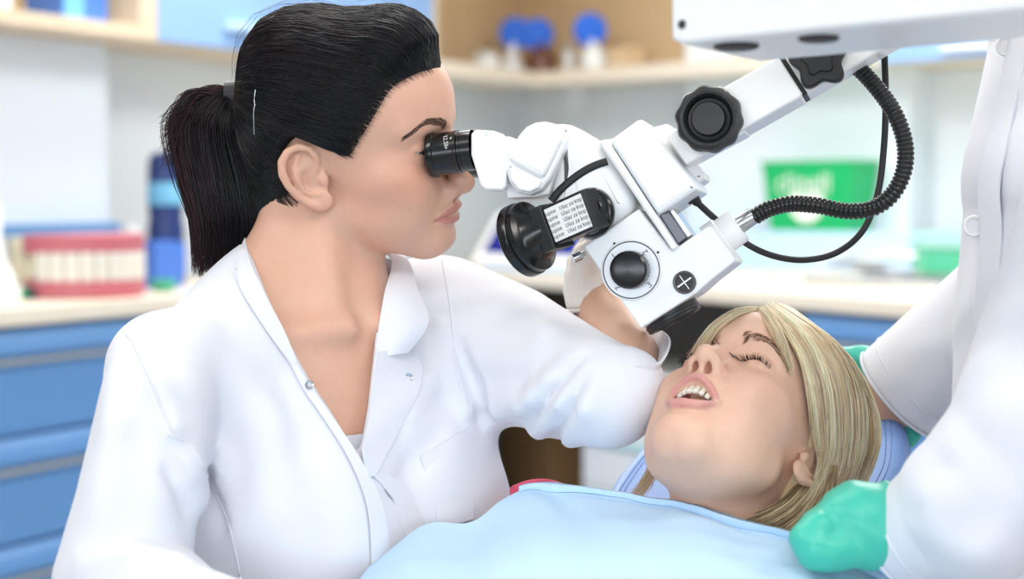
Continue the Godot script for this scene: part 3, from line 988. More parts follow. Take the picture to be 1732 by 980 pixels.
		lb.col = Color(0.012, 0.009, 0.008)
		lb.tube(roots, even(13, 0.0006), 6)
		part("eyelashes", lb, M.dark_hair, t, K * HD).set_meta("kind", "stuff")
	build_dentist_hair(t, K)
	build_white_glove(t)

# her left hand in a thin white glove, round the back of the microscope
func build_white_glove(t: Node3D) -> void:
	var fingers := []
	for i in 4:
		var x := 1000.0 + i * 26.0
		fingers.append(PackedVector4Array([P4(988 + i * 13, 440 - i * 4, 1.695 - i * 0.004, 0.0105), P4(1000 + i * 16, 398 - i * 3, 1.69, 0.0098), P4(1030 + i * 14, 372, 1.685, 0.009), P4(1052 + i * 10, 372 + i * 4, 1.675, 0.008)]))
	var thumb := PackedVector4Array([P4(985, 470, 1.675, 0.013), P4(988, 436, 1.655, 0.012), P4(1010, 412, 1.64, 0.0105), P4(1030, 405, 1.635, 0.009)])
	var f := func(p: Vector3) -> float:
		var d := chain(p, PackedVector4Array([P4(1003, 512, 1.685, 0.026), P4(1000, 490, 1.69, 0.027), P4(1002, 458, 1.695, 0.026), P4(1020, 430, 1.695, 0.02)]))
		for g in fingers: d = smin(d, chain(p, g), 0.008)
		d = smin(d, chain(p, thumb), 0.012)
		d -= 0.0006 * sin(p.y * 420.0 + p.x * 160.0) * smoothstep(0.0, 0.04, p.y + 0.02)
		return smax(d, -(p.y - (490.0 - 520.0 - (p.x - 0.077) * -180.0) / FPX * 1.69), 0.003)
	part("glove", nets(f, 0.0025, [P(1000, 470, 1.69)]), M.latex, t, K, "thin white latex glove")
	var roll := MB.new()
	var pts := PackedVector3Array()
	var c := P(1002, 519, 1.688)
	for i in 29:
		var a := TAU * i / 28
		pts.append(c + Vector3(cos(a) * 0.0285, -0.002 - 0.0035 * cos(a) * 0 + 0.003 * cos(a), sin(a) * 0.0285))
	roll.tube(pts, even(29, 0.0022), 8, false)
	part("glove_cuff", roll, M.latex, t, K)

# ---- the patient, lying back with her mouth open ----
var hp: Head
var HP := Transform3D(Basis(Vector3(0.8452, -0.0003, 0.5345), Vector3(0.4681, 0.4834, -0.7398), Vector3(-0.2581, 0.8754, 0.4087)).orthonormalized() * Basis.from_scale(Vector3(0.92, 1, 1)), Vector3(0.2070, -0.1328, -1.5745))
var HPI := Transform3D()

func patient_setup() -> void:
	hp = Head.new(); hp.gape = 2.1; hp.lip = 0.82; hp.shut = true; hp.drop = -0.25; hp.tip = -0.3; hp.setup()
	HPI = HP.affine_inverse()

func patient_skin(p: Vector3) -> float:
	var q := HPI * p * 100.0
	var d := hp.core(q) * 0.01
	d = smin(d, cap(p, HP * Vector3(0, -0.015, -0.026), P(1184, 946, 1.53), 0.044, 0.047), 0.02)
	if p.y < -0.12:
		d = smin(d, cap(p, P(1010, 950, 1.58), P(1380, 1050, 1.47), 0.032, 0.032), 0.03)
		d = smin(d, cap(p, P(925, 905, 1.60), P(1010, 950, 1.58), 0.042, 0.036), 0.03)
		d = smin(d, cap(p, P(1380, 1050, 1.47), P(1480, 1065, 1.44), 0.036, 0.04), 0.03)
		d = smin(d, cap(p, P(1170, 1140, 1.47), P(1040, 1500, 1.22), 0.07, 0.11), 0.05)
	return hp.ear_in(d * 100.0, Vector3(absf(q.x), q.y, q.z)) * 0.01

func patient_shell(q: Vector3) -> float:        # in centimetres of her head
	var a := Vector3(absf(q.x), q.y, q.z)
	var d := ell(a, Vector3(0, 3.4, -0.9), Vector3(8.6, 9.0, 9.6))
	d = smin(d, ell(a, Vector3(3.2, 5.6, 0.5), Vector3(6.2, 7.2, 8.2)), 1.5)
	return smin(d, ell(a, Vector3(4.6, -2.6, -4.2), Vector3(4.2, 8.5, 4.6)), 2.0)

func patient_shell_k(p: Vector3) -> float:
	var q := HPI * p * 100.0
	return minf(patient_shell(q), hp.f(q) - 0.25) * 0.01

func patient_cap(p: Vector3) -> float:          # the hair mass: that shell without the face
	var q := HPI * p * 100.0
	var d := patient_shell(q) + 0.8 + 1.3 * smoothstep(-1.0, -5.0, q.y)
	return smax(d, (8.5 * q.z - 8.0 * q.y) / 11.67 - 0.6, 0.8) * 0.01

func locks(guides: Array, deep: float) -> Array:      # traced lines (x, y, depth or 0) laid on the hair shell, evenly resampled
	var out := []
	for g in guides:
		var pts := []
		for q in g:
			pts.append(P(q.x, q.y, q.z) if q.z > 0 else hit(patient_shell_k, q.x, q.y, 1.3, deep))
		var s := spline(pts, 8)
		var line := PackedVector3Array()
		for k in 16:
			var u := k / 15.0 * (s.size() - 1)
			var j := mini(int(u), s.size() - 2)
			line.append(s[j].lerp(s[j + 1], u - j))
		out.append(line)
	return out

func comb(b: MB, ls: Array, n: int, jit: float, depth: float, pal: Array, r := 0.0004, ragged := 0.3) -> void:
	for k in n:
		var x := rng.randf() * (ls.size() - 1)
		var i := mini(int(x), ls.size() - 2)
		var clump := clampf(cnoise.get_noise_2d(x * 110.0, 7.0) * 1.7, -1.0, 1.0)
		var off := Vector3(rng.randf_range(-1, 1), rng.randf_range(-1, 1), 0) * jit
		var dz := rng.randf_range(-depth, depth * 0.35) + clump * 0.005
		var drift := rng.randf_range(-0.35, 0.35)
		var ph := rng.randf() * 30
		var pts := PackedVector3Array()
		var last := 15 if rng.randf() > ragged else rng.randi_range(8, 14)
		for m in last + 1:
			var xx := clampf(x + drift * m / 15.0 * 1.2, 0, ls.size() - 1.001)
			var ii := int(xx)
			var p: Vector3 = ls[ii][m].lerp(ls[ii + 1][m], xx - ii)
			p += off * (0.25 + m / 15.0) + Vector3(sin(m * 0.6 + ph), cos(m * 0.5 + ph), 0) * 0.0007
			p *= 1.0 - dz / 1.6 * smoothstep(0, 3, m)
			pts.append(p)
		var c: Color = pal[mini(int(pow(rng.randf(), 1.15) * pal.size()), pal.size() - 1)]
		c = c.lerp(pal[int((clump + 1) * 0.5 * (pal.size() - 0.01))], 0.55) * rng.randf_range(0.75, 1.2)
		strand(b, pts, r * rng.randf_range(0.65, 1.15), c, 0.25)

func build_patient(skin: MB, hair_mass: MB) -> void:
	var t := thing("person", "blonde woman lying back on the headrest with eyes closed and mouth open", "person", place(P(1150, 1150, 1.45)))
	skin_tint(skin, HPI, hp, Color(0.76, 0.475, 0.345), Color(0.66, 0.29, 0.27), 0.25)
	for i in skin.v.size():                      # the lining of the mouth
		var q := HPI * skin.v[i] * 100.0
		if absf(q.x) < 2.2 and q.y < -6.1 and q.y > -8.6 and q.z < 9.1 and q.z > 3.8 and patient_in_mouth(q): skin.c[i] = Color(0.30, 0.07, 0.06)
	part("body", skin, M.skin, t, K)
	# teeth: two rows along the arches
	for row in 2:
		for k in (10 if row == 0 else 8):
			var f := (k - (4.5 if row == 0 else 3.5)) / 4.5
			var wide: float = [0.60, 0.52, 0.54, 0.52, 0.54][mini(int(absf(f * 4.5)), 4)] if row == 0 else 0.46
			var ang := f * 1.2
			var y := -6.55 - 0.1 * absf(f) if row == 0 else -7.95 + 0.1 * absf(f)
			var rr := 2.25 if row == 0 else 2.0
			var c := Vector3(sin(ang) * rr, y, 6.95 + cos(ang) * 2.25 - (0.0 if row == 0 else 0.75))
			var b := MB.new()
			var h := 0.95 if row == 0 else 0.6
			b.prism(rounded([Vector2(-wide / 2, -h / 2), Vector2(wide / 2, -h / 2), Vector2(wide / 2 * 0.86, h / 2), Vector2(-wide / 2 * 0.86, h / 2)], 0.17, 4), -0.2, 0.2, 0.15, 4)
			part("tooth", b, M.tooth, t, K * HP * Transform3D(Basis().scaled(Vector3.ONE * 0.01), Vector3.ZERO) * Transform3D(Basis(Vector3.UP, ang) * Basis(Vector3(1, 0, 0), -0.06), c))
	var tg := MB.new()
	tg.lathe([Vector2(0.0, 0.0), Vector2(0.008, 0.001), Vector2(0.0135, 0.005), Vector2(0.015, 0.012), Vector2(0.015, 0.03), Vector2(0, 0.034)], Vector3(0, -0.081, 0.078), Vector3(0, 0.1, -1), 24)
	part("tongue", tg, M.tongue, t, K * HP)
	# lashes on the closed lids, brows
	rng.seed = 21
	var lash := func(s: float) -> MB:
		var b := MB.new()
		for k in 75:
			var f2 := rng.randf_range(-1, 1)
			var x := 3.15 + 1.28 * f2
			var y := -0.35 - 0.13 * (1 - f2 * f2) - 0.02
			var o := Vector3(x, y, 7.3 + sqrt(maxf(0.05, 1.69 - 1.28 * 1.28 * f2 * f2 - 0.2)) + 0.02)
			var zc := Vector3(3.15, -0.05, 5.5)
			var dir := (o - zc).normalized()
			o = zc + dir * (shell_r(hp.f, zc, dir, 6.0) + 0.02)
			var ln := rng.randf_range(0.55, 0.95)
			var q := PackedVector3Array()
			for m in 5:
				var e := m / 4.0
				q.append((o + Vector3(f2 * 0.55 * e + rng.randf_range(-0.03, 0.03), -0.5 * e + 0.55 * e * e, 0.75 * e) * ln) * Vector3(s, 1, 1) * 0.01)
			strand(b, q, 0.00026, Color(0.006, 0.005, 0.005), 0.15)
		var line := PackedVector3Array()          # the lash line itself
		for k in 15:
			var f2 := k / 7.0 - 1.0
			var zc := Vector3(3.15, -0.05, 5.5)
			var o := Vector3(3.15 + 1.3 * f2, -0.37 - 0.13 * (1 - f2 * f2), 7.3 + sqrt(maxf(0.05, 1.69 - 1.3 * 1.3 * f2 * f2 - 0.2)))
			var dir := (o - zc).normalized()
			line.append((zc + dir * (shell_r(hp.f, zc, dir, 6.0) + 0.005)) * Vector3(s, 1, 1) * 0.01)
		b.col = Color(0.012, 0.009, 0.009)
		b.tube(line, even(15, 0.00042), 6)
		return b
	for s in [1.0, -1.0]:
		var b := MB.new()
		brow(b, hp, [Vector3(1.4, 1.35, 9.4), Vector3(2.6, 1.85, 9.3), Vector3(3.9, 2.05, 8.7), Vector3(5.5, 1.25, 7.2)], s, Color(0.15, 0.075, 0.035), 330)
		part("eyebrow", b, M.dark_hair, t, K * HP).set_meta("kind", "stuff")
		part("eyelashes", lash.call(s), M.dark_hair, t, K * HP).set_meta("kind", "stuff")
	# hair
	for i in hair_mass.c.size(): hair_mass.c[i] = Color(0.70, 0.52, 0.30)
	part("hair_mass", hair_mass, M.blond_hair, t, K)
	var pal := [Color(1.0, 0.88, 0.62), Color(1.0, 0.79, 0.48), Color(1.0, 0.95, 0.80), Color(0.84, 0.59, 0.33), Color(1.0, 0.86, 0.58), Color(0.55, 0.34, 0.17)]
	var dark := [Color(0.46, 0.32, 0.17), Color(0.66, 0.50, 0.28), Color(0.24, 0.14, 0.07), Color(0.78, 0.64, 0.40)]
	var b1 := MB.new()
	var main := locks([V3([1296, 519, 0, 1322, 550, 0, 1347, 590, 0, 1363, 630, 0, 1372, 672, 0, 1377, 716, 0]), V3([1298, 517, 0, 1340, 562, 0, 1372, 622, 0, 1384, 692, 0, 1390, 760, 0, 1396, 806, 0]), V3([1300, 515, 0, 1362, 562, 0, 1400, 632, 0, 1411, 712, 0, 1406, 782, 0, 1382, 846, 1.505, 1332, 905, 1.485]), V3([1314, 515, 0, 1392, 570, 0, 1432, 640, 0, 1441, 720, 0, 1430, 792, 0, 1398, 856, 1.50, 1344, 915, 1.48]), V3([1328, 518, 0, 1416, 584, 0, 1460, 658, 0, 1471, 730, 0, 1458, 792, 0, 1426, 850, 1.52, 1374, 912, 1.48]), V3([1342, 526, 0, 1430, 598, 0, 1475, 676, 0, 1486, 742, 0, 1470, 796, 0, 1438, 854, 1.53, 1397, 915, 1.49])], 1.60)
	comb(b1, main, 6500, 0.003, 0.0035, pal)
	part("hair_strands", b1, M.blond_hair, t, K, "blonde strands falling past the left ear").set_meta("kind", "stuff")
	var b2 := MB.new()
	comb(b2, locks([V3([1284, 520, 0, 1246, 524, 0, 1206, 548, 0, 1182, 578, 1.55, 1168, 606, 1.55]), V3([1282, 524, 0, 1250, 532, 0, 1216, 556, 0, 1196, 582, 1.55, 1184, 602, 1.55])], 1.58), 260, 0.002, 0.003, pal, 0.0003)
	comb(b2, locks([V3([1281, 522, 0, 1300, 552, 0, 1320, 588, 0, 1338, 630, 0]), V3([1295, 519, 0, 1316, 551, 0, 1330, 588, 0, 1340, 634, 0])], 1.58), 420, 0.0022, 0.002, pal, 0.00034, 0.85)
	part("fringe", b2, M.blond_hair, t, K, "loose blonde fringe across the forehead").set_meta("kind", "stuff")
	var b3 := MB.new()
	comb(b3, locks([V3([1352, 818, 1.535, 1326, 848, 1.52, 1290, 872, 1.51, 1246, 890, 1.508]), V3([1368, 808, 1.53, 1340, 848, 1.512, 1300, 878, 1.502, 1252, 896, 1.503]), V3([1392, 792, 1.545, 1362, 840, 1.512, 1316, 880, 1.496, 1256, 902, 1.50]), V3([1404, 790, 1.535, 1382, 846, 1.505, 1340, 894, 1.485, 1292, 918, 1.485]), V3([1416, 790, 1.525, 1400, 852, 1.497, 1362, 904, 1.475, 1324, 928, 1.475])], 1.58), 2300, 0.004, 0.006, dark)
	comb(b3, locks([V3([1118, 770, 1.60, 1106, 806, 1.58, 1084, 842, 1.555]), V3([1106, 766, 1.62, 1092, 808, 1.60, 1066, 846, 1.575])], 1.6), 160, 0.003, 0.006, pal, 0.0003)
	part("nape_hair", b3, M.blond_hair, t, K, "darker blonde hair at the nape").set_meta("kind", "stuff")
	# a strap of her pink top at the far shoulder
	var top := MB.new()
	top.tube(spline([P(872, 838, 1.60), P(900, 828, 1.61), P(930, 828, 1.615), P(965, 842, 1.60)], 6), even(19, 0.009), 10)
	part("shirt_strap", top, M.pink_cloth, t, K, "bright pink shirt edge")

func patient_in_mouth(q: Vector3) -> bool:
	var u := clampf(absf(q.x) / 2.0, 0.0, 1.0)
	return q.z < 8.9 - 0.34 * hp.gape * smoothstep(-6.6, -7.6, q.y) and q.y < -6.2 - 0.3 * u * u and q.y > lerpf(-6.85 - 0.78 * hp.gape, -6.87 - 0.24 * hp.gape, u * u) - 0.12

func build_bib() -> void:
	var t := thing("patient_bib", "pale blue paper bib spread over the chest of the blonde woman", "bib", place(P(1100, 1100, 1.2)))
	var g := [
		[640, 948, 1.50, 606, 985, 1.45, 580, 1030, 1.40, 560, 1120, 1.33],
		[722, 889, 1.515, 710, 935, 1.45, 702, 985, 1.38, 690, 1120, 1.28],
		[798, 885, 1.535, 796, 925, 1.46, 792, 985, 1.37, 790, 1120, 1.24],
		[842, 853, 1.56, 850, 905, 1.47, 856, 980, 1.36, 860, 1120, 1.22],
		[900, 827, 1.575, 918, 890, 1.47, 930, 975, 1.35, 935, 1120, 1.21],
		[990, 832, 1.565, 1008, 890, 1.46, 1015, 975, 1.35, 1018, 1120, 1.21],
		[1092, 850, 1.535, 1100, 905, 1.445, 1105, 980, 1.35, 1110, 1120, 1.22],
		[1176, 863, 1.505, 1184, 915, 1.43, 1190, 985, 1.345, 1195, 1120, 1.22],
		[1256, 887, 1.475, 1264, 932, 1.415, 1272, 995, 1.345, 1280, 1120, 1.23],
		[1338, 911, 1.455, 1346, 952, 1.405, 1354, 1005, 1.345, 1365, 1120, 1.24],
		[1420, 944, 1.435, 1432, 980, 1.395, 1440, 1025, 1.345, 1455, 1120, 1.26],
		[1500, 985, 1.425, 1512, 1012, 1.39, 1522, 1050, 1.35, 1540, 1120, 1.28]]
	var cols := []
	for q in g:
		var pts := []
		for k in 4: pts.append(P(q[k * 3], q[k * 3 + 1], q[k * 3 + 2]))
		cols.append(spline(pts, 9))
	var rows := []
	for r in 28:
		var across := []
		for c in cols: across.append(c[r])
		var line := spline(across, 6)
		for i in line.size():
			var u := i / 66.0; var w := r / 27.0
			# soft folds that run from the hem down the chest
			var h := 0.0025 * sin(u * 23.0 + w * 2.0) * smoothstep(0.02, 0.2, w) + 0.002 * sin(u * 41.0 - w * 5.0 + 1.0) * w
			h -= 0.006 * exp(-pow((u - 0.40 - 0.1 * w) / 0.025, 2.0)) * smoothstep(0.0, 0.05, w) * smoothstep(0.45, 0.1, w)
			h -= 0.007 * exp(-pow((w - 0.055) / 0.03, 2.0)) * smoothstep(0.5, 0.62, u) * (0.6 + 0.4 * sin(u * 30.0))
			h += 0.002 * cnoise.get_noise_2d(u * 160.0, w * 90.0)
			line[i] += Vector3(0, h, 0)
		rows.append(line)
	rows.reverse()
	var b := MB.new()
	b.slab(rows, 0.0012)
	part("sheet", b, M.bib, t, K)
	# the folded hem along the neck
	var hem := []
	for k in 4:
		var line := PackedVector3Array()
		var src: PackedVector3Array = rows[27 - (0 if k == 0 else (0 if k == 1 else 1))]
		for i in range(22, src.size()):
			var p: Vector3 = src[i]
			if k == 0: p += Vector3(0, -0.004, -0.003)
			elif k == 1: p += Vector3(0, 0.005, 0.004)
			elif k == 2: p = rows[27][i].lerp(rows[26][i], 0.55) + Vector3(0, 0.005, 0.003)
			else: p = rows[27][i].lerp(rows[26][i], 0.75) + Vector3(0, 0.0012, 0)
			line.append(p)
		hem.append(line)
	hem.reverse()
	var hb := MB.new()
	hb.slab(hem, 0.0012)
	part("hem", hb, M.bib, t, K)

func build_headrest() -> void:
	var t := thing("headrest", "light blue padded headrest of the chair under the blonde woman's head", "headrest", place(P(1320, 900, 1.62)))
	var zp := -0.098
	var poly := []
	for q in [[1440, 915], [1300, 960], [1130, 950], [1020, 905], [1008, 856], [1040, 800], [1082, 750], [1130, 702], [1250, 652], [1400, 625], [1488, 640], [1520, 676], [1532, 722], [1531, 780], [1512, 826], [1482, 866]]:
		var r := HPI.basis * P(q[0], q[1], 1.0)
		var o := HPI.origin
		var s := (zp - o.z) / r.z
		poly.append(Vector2(o.x + r.x * s, o.y + r.y * s))
	var b := MB.new()
	b.prism(rounded(poly, 0.02, 4), zp - 0.055, zp, 0.016, 5)
	part("cushion", b, M.blue_vinyl, t, K * HP)
	for side in [0.014, 0.0185]:
		var line := MB.new()
		var pts := PackedVector3Array()
		var m := poly.size()
		var cen := Vector2.ZERO
		for q in poly: cen += q / m
		var inn := []
		for q in poly: inn.append(Vector3(q.x + (cen.x - q.x) * side * 8.0, q.y + (cen.y - q.y) * side * 8.0, zp + 0.0002))
		inn.append(inn[0])
		pts = spline(inn, 8)
		if side < 0.015:
			line.tube(pts, even(pts.size(), 0.0009), 6, false)
			part("piping", line, M.blue_vinyl, t, K * HP)
		else:
			for i in range(0, pts.size() - 1, 2):
				for h in 2:
					var a := pts[i].lerp(pts[mini(i + 2, pts.size() - 1)], 0.1 + 0.5 * h); var e := pts[i].lerp(pts[mini(i + 2, pts.size() - 1)], 0.42 + 0.5 * h)
					line.tube(PackedVector3Array([a, e]), even(2, 0.0006), 5)
			part("stitching", line, M.blue_thread, t, K * HP).set_meta("kind", "stuff")
	# the stem and the chair's back below it
	var back := MB.new()
	back.prism(rounded([Vector2(-0.16, -0.45), Vector2(0.12, -0.45), Vector2(0.16, -0.2), Vector2(0.12, -0.12), Vector2(-0.16, -0.12), Vector2(-0.22, -0.2)], 0.03, 4), -0.20, -0.125, 0.015, 4)
	part("seat_back", back, M.blue_vinyl, t, K * HP)
	var stem := MB.new()
	stem.prism(rounded([Vector2(-0.05, -0.3), Vector2(0.05, -0.3), Vector2(0.05, 0.04), Vector2(-0.05, 0.04)], 0.01, 3), -0.215, -0.15, 0.004, 3)
	part("stem", stem, M.steel, t, K * HP)

# ---- the assistant at the right, in a white coat and green gloves ----
func assistant_coat(p: Vector3) -> float:
	var d := chain(p, as_body)
	var n := as_near[as_near.size() - 1]
	var a := chain(p, as_near)
	var ax := (P(1525, 908, 1.40) - P(1640, 860, 1.36)).normalized()
	a = smax(a, (p - P(1508, 914, 1.405)).dot(ax), 0.003)
	var b := chain(p, as_far)
	var bx := (P(1530, 668, 1.755) - P(1700, 520, 1.70)).normalized()
	b = smax(b, (p - P(1524, 668, 1.757)).dot(bx), 0.003)
	d = smin(d, a, 0.04)
	d = smin(d, b, 0.03)
	var ridge := 0.0
	for r in as_ridges:
		var k: float = cap(p, r[0], r[1], 0.0, 0.0)
		if k < 0.06: ridge += r[3] * exp(-pow(k / r[2], 2.0))
	return d - ridge

var as_body := PackedVector4Array()
var as_near := PackedVector4Array()
var as_far := PackedVector4Array()
var as_ridges := []
func assistant_setup() -> void:
	as_body = PackedVector4Array([P4(1905, -150, 1.62, 0.115), P4(1895, 100, 1.62, 0.118), P4(1880, 310, 1.60, 0.132), P4(1862, 400, 1.60, 0.122), P4(1855, 520, 1.60, 0.124), P4(1860, 950, 1.60, 0.135), P4(1870, 1300, 1.60, 0.15)])
	as_near = PackedVector4Array([P4(1960, 120, 1.47, 0.075), P4(1870, 480, 1.41, 0.082), P4(1790, 750, 1.36, 0.085), P4(1650, 856, 1.365, 0.062), P4(1525, 908, 1.40, 0.038)])
	as_far = PackedVector4Array([P4(1880, 250, 1.72, 0.07), P4(1740, 500, 1.70, 0.066), P4(1630, 580, 1.725, 0.058), P4(1500, 688, 1.765, 0.055)])

func build_assistant(coat: MB) -> void:
	var t := thing("person", "standing helper in white coat and green gloves, face out of view", "person", place(P(1860, 1500, 1.6)))
	var body := nets(func(p: Vector3) -> float: return smin(smin(chain(p, as_body), chain(p, as_near), 0.04), chain(p, as_far), 0.03) + 0.014, 0.012, [P(1870, 500, 1.6)], func(p: Vector3) -> bool: return p.y > -1.0 and p.y < 0.6)
	for i in body.c.size(): body.c[i] = Color(0.72, 0.44, 0.32)
	part("body", body, M.skin, t, K)
	part("coat", coat, M.coat, t, K, "white buttoned coat")
	var f := assistant_coat
	var trunk := func(p: Vector3) -> float: return chain(p, as_body)
	part("placket", strip(trunk, V3([1716, 20, 3, 1702, 90, 3, 1690, 150, 3, 1668, 250, 3, 1655, 320, 3, 1660, 400, 3, 1652, 480, 3, 1650, 560, 3, 1652, 680, 3]), V3([1750, 20, 2, 1738, 90, 2, 1724, 150, 2, 1702, 250, 2, 1690, 320, 2, 1694, 400, 2, 1690, 480, 2, 1690, 560, 2, 1692, 680, 2]), 0.002, 1.3, 1.7), M.coat, t, K)
	for q in [[1703, 78], [1648, 383]]:
		var b := MB.new()
		var p := hit(f, q[0] + 2.0, q[1], 1.3, 1.75)
		if p.z < -1.74: p = P(q[0], q[1], 1.60)
		var face := Vector3(-0.55, 0.0, 0.83)
		p += face * 0.003
		b.lathe([Vector2(0.0, 0.0012), Vector2(0.0062, 0.0012), Vector2(0.0068, 0.0026), Vector2(0.0088, 0.0030), Vector2(0.0098, 0.0018), Vector2(0.0098, 0.0), Vector2(0, 0)], p, face, 32)
		part("button", b, M.button, t, K, "round white button with a raised rim")
	# hems round the cuffs
	for e in [[as_near, P(1508, 914, 1.405), (P(1525, 908, 1.40) - P(1640, 860, 1.36)).normalized(), 0.020], [as_far, P(1524, 668, 1.757), (P(1530, 668, 1.755) - P(1700, 520, 1.70)).normalized(), 0.022]]:
		for back in [0.001, e[3]]:
			var ax: Vector3 = e[2]
			var c: Vector3 = e[1] - ax * back
			var u := ax.cross(Vector3(0, 0, 1)).normalized(); var w := ax.cross(u)
			var pts := PackedVector3Array()
			for i in 49:
				var dir := u * cos(TAU * i / 48) + w * sin(TAU * i / 48)
				var lo := 0.0; var hi := 0.12
				for k in 12:
					var m := (lo + hi) / 2
					if chain(c + dir * m, e[0]) < 0: lo = m
					else: hi = m
				pts.append(c + dir * lo)
			var b := MB.new()
			b.tube(pts, even(49, 0.0016 if back < 0.01 else 0.0009), 6, false)
			part("cuff_hem", b, M.coat, t, K)
	# right hand: a loose fist laid on the bib
	var fingers := []
	for i in 4:
		var z := 0.022 * i
		fingers.append(PackedVector4Array([P4(1384 + i * 2, 892 - i * 2, 1.375 + z, 0.0128), P4(1360 + i * 2, 912 - i * 2, 1.37 + z, 0.012), P4(1374 + i * 2, 940 - i * 4, 1.368 + z, 0.0112), P4(1420, 942 - i * 4, 1.375 + z, 0.0105)]))
	var near := func(p: Vector3) -> float:
		var d := chain(p, PackedVector4Array([P4(1530, 906, 1.40, 0.032), P4(1500, 890, 1.40, 0.034), P4(1452, 882, 1.408, 0.031), P4(1414, 893, 1.412, 0.023)]))
		d = smin(d, chain(p, PackedVector4Array([P4(1440, 885, 1.39, 0.026), P4(1385, 892, 1.385, 0.015)])), 0.02)
		for g in fingers: d = smin(d, chain(p, g), 0.005)
		d = smin(d, chain(p, PackedVector4Array([P4(1470, 925, 1.385, 0.018), P4(1430, 930, 1.375, 0.0135), P4(1400, 936, 1.365, 0.0115), P4(1378, 928, 1.362, 0.010)])), 0.010)
		var q := (p - P(1440, 890, 1.39))
		# slack creases of the glove
		d -= 0.0006 * sin(q.x * 90.0 + q.y * 210.0 + 2.0 * sin(q.x * 60.0)) * smoothstep(0.06, 0.0, absf(q.x + 0.005))
		d -= 0.0022 * exp(-pow((q.x - 0.038 + 0.25 * q.y) / 0.004, 2.0))
		return d
	part("glove", nets(near, 0.0022, [P(1450, 885, 1.40)]), M.green_glove, t, K, "green rubber glove on the bib")
	var far := func(p: Vector3) -> float:
		var d := chain(p, PackedVector4Array([P4(1560, 640, 1.75, 0.032), P4(1520, 665, 1.765, 0.034), P4(1490, 650, 1.775, 0.034), P4(1462, 630, 1.78, 0.026)]))
		for i in 4: d = smin(d, chain(p, PackedVector4Array([P4(1470 + i * 8, 618 + i * 26, 1.775, 0.012), P4(1440 + i * 8, 604 + i * 30, 1.775, 0.0112), P4(1405 + i * 8, 606 + i * 30, 1.765, 0.0105), P4(1385 + i * 8, 620 + i * 26, 1.75, 0.0095)])), 0.008)
		d = smin(d, chain(p, PackedVector4Array([P4(1520, 690, 1.755, 0.016), P4(1532, 718, 1.745, 0.0135), P4(1538, 738, 1.735, 0.011)])), 0.012)
		return d - 0.0009 * sin(p.y * 330.0 + p.x * 200.0)
	part("glove", nets(far, 0.0028, [P(1500, 660, 1.77)]), M.green_glove, t, K, "green rubber glove behind the headrest")

# ---- the treatment microscope; its own axes: x along the arm to the right, y up, z towards the viewer, turned 13 degrees ----
var MS := Transform3D()
var MSI := Transform3D()
func S(px: float, py: float, z: float) -> Vector3:           # where the line of sight through a pixel meets the plane z of the microscope
	var o := MSI.origin
	var r := MSI.basis * P(px, py, 1.0)
	var s := (z - o.z) / r.z
	return o + r * s

func SP(a: Array, z: float) -> Array:
	var o := []
	for i in range(0, a.size(), 2):
		var p := S(a[i], a[i + 1], z)
		o.append(Vector2(p.x, p.y))
	return o

func slug(a: Array, front: float, back: float, corner: float, bev := 0.003, steps := 4) -> MB:   # a solid whose front face is the traced outline
	var b := MB.new()
	b.prism(rounded(SP(a, front), corner, 6), back, front, minf(bev, corner * 0.9) if corner > 0 else bev, steps)
	return b

func dial_text(txt: String, size: float) -> TextMesh:
	var m := TextMesh.new()
	var f := SystemFont.new()
	f.font_names = PackedStringArray(["Droid Sans"])
	m.font = f; m.text = txt; m.font_size = 48; m.pixel_size = size / 48.0; m.depth = 0.0002
	return m

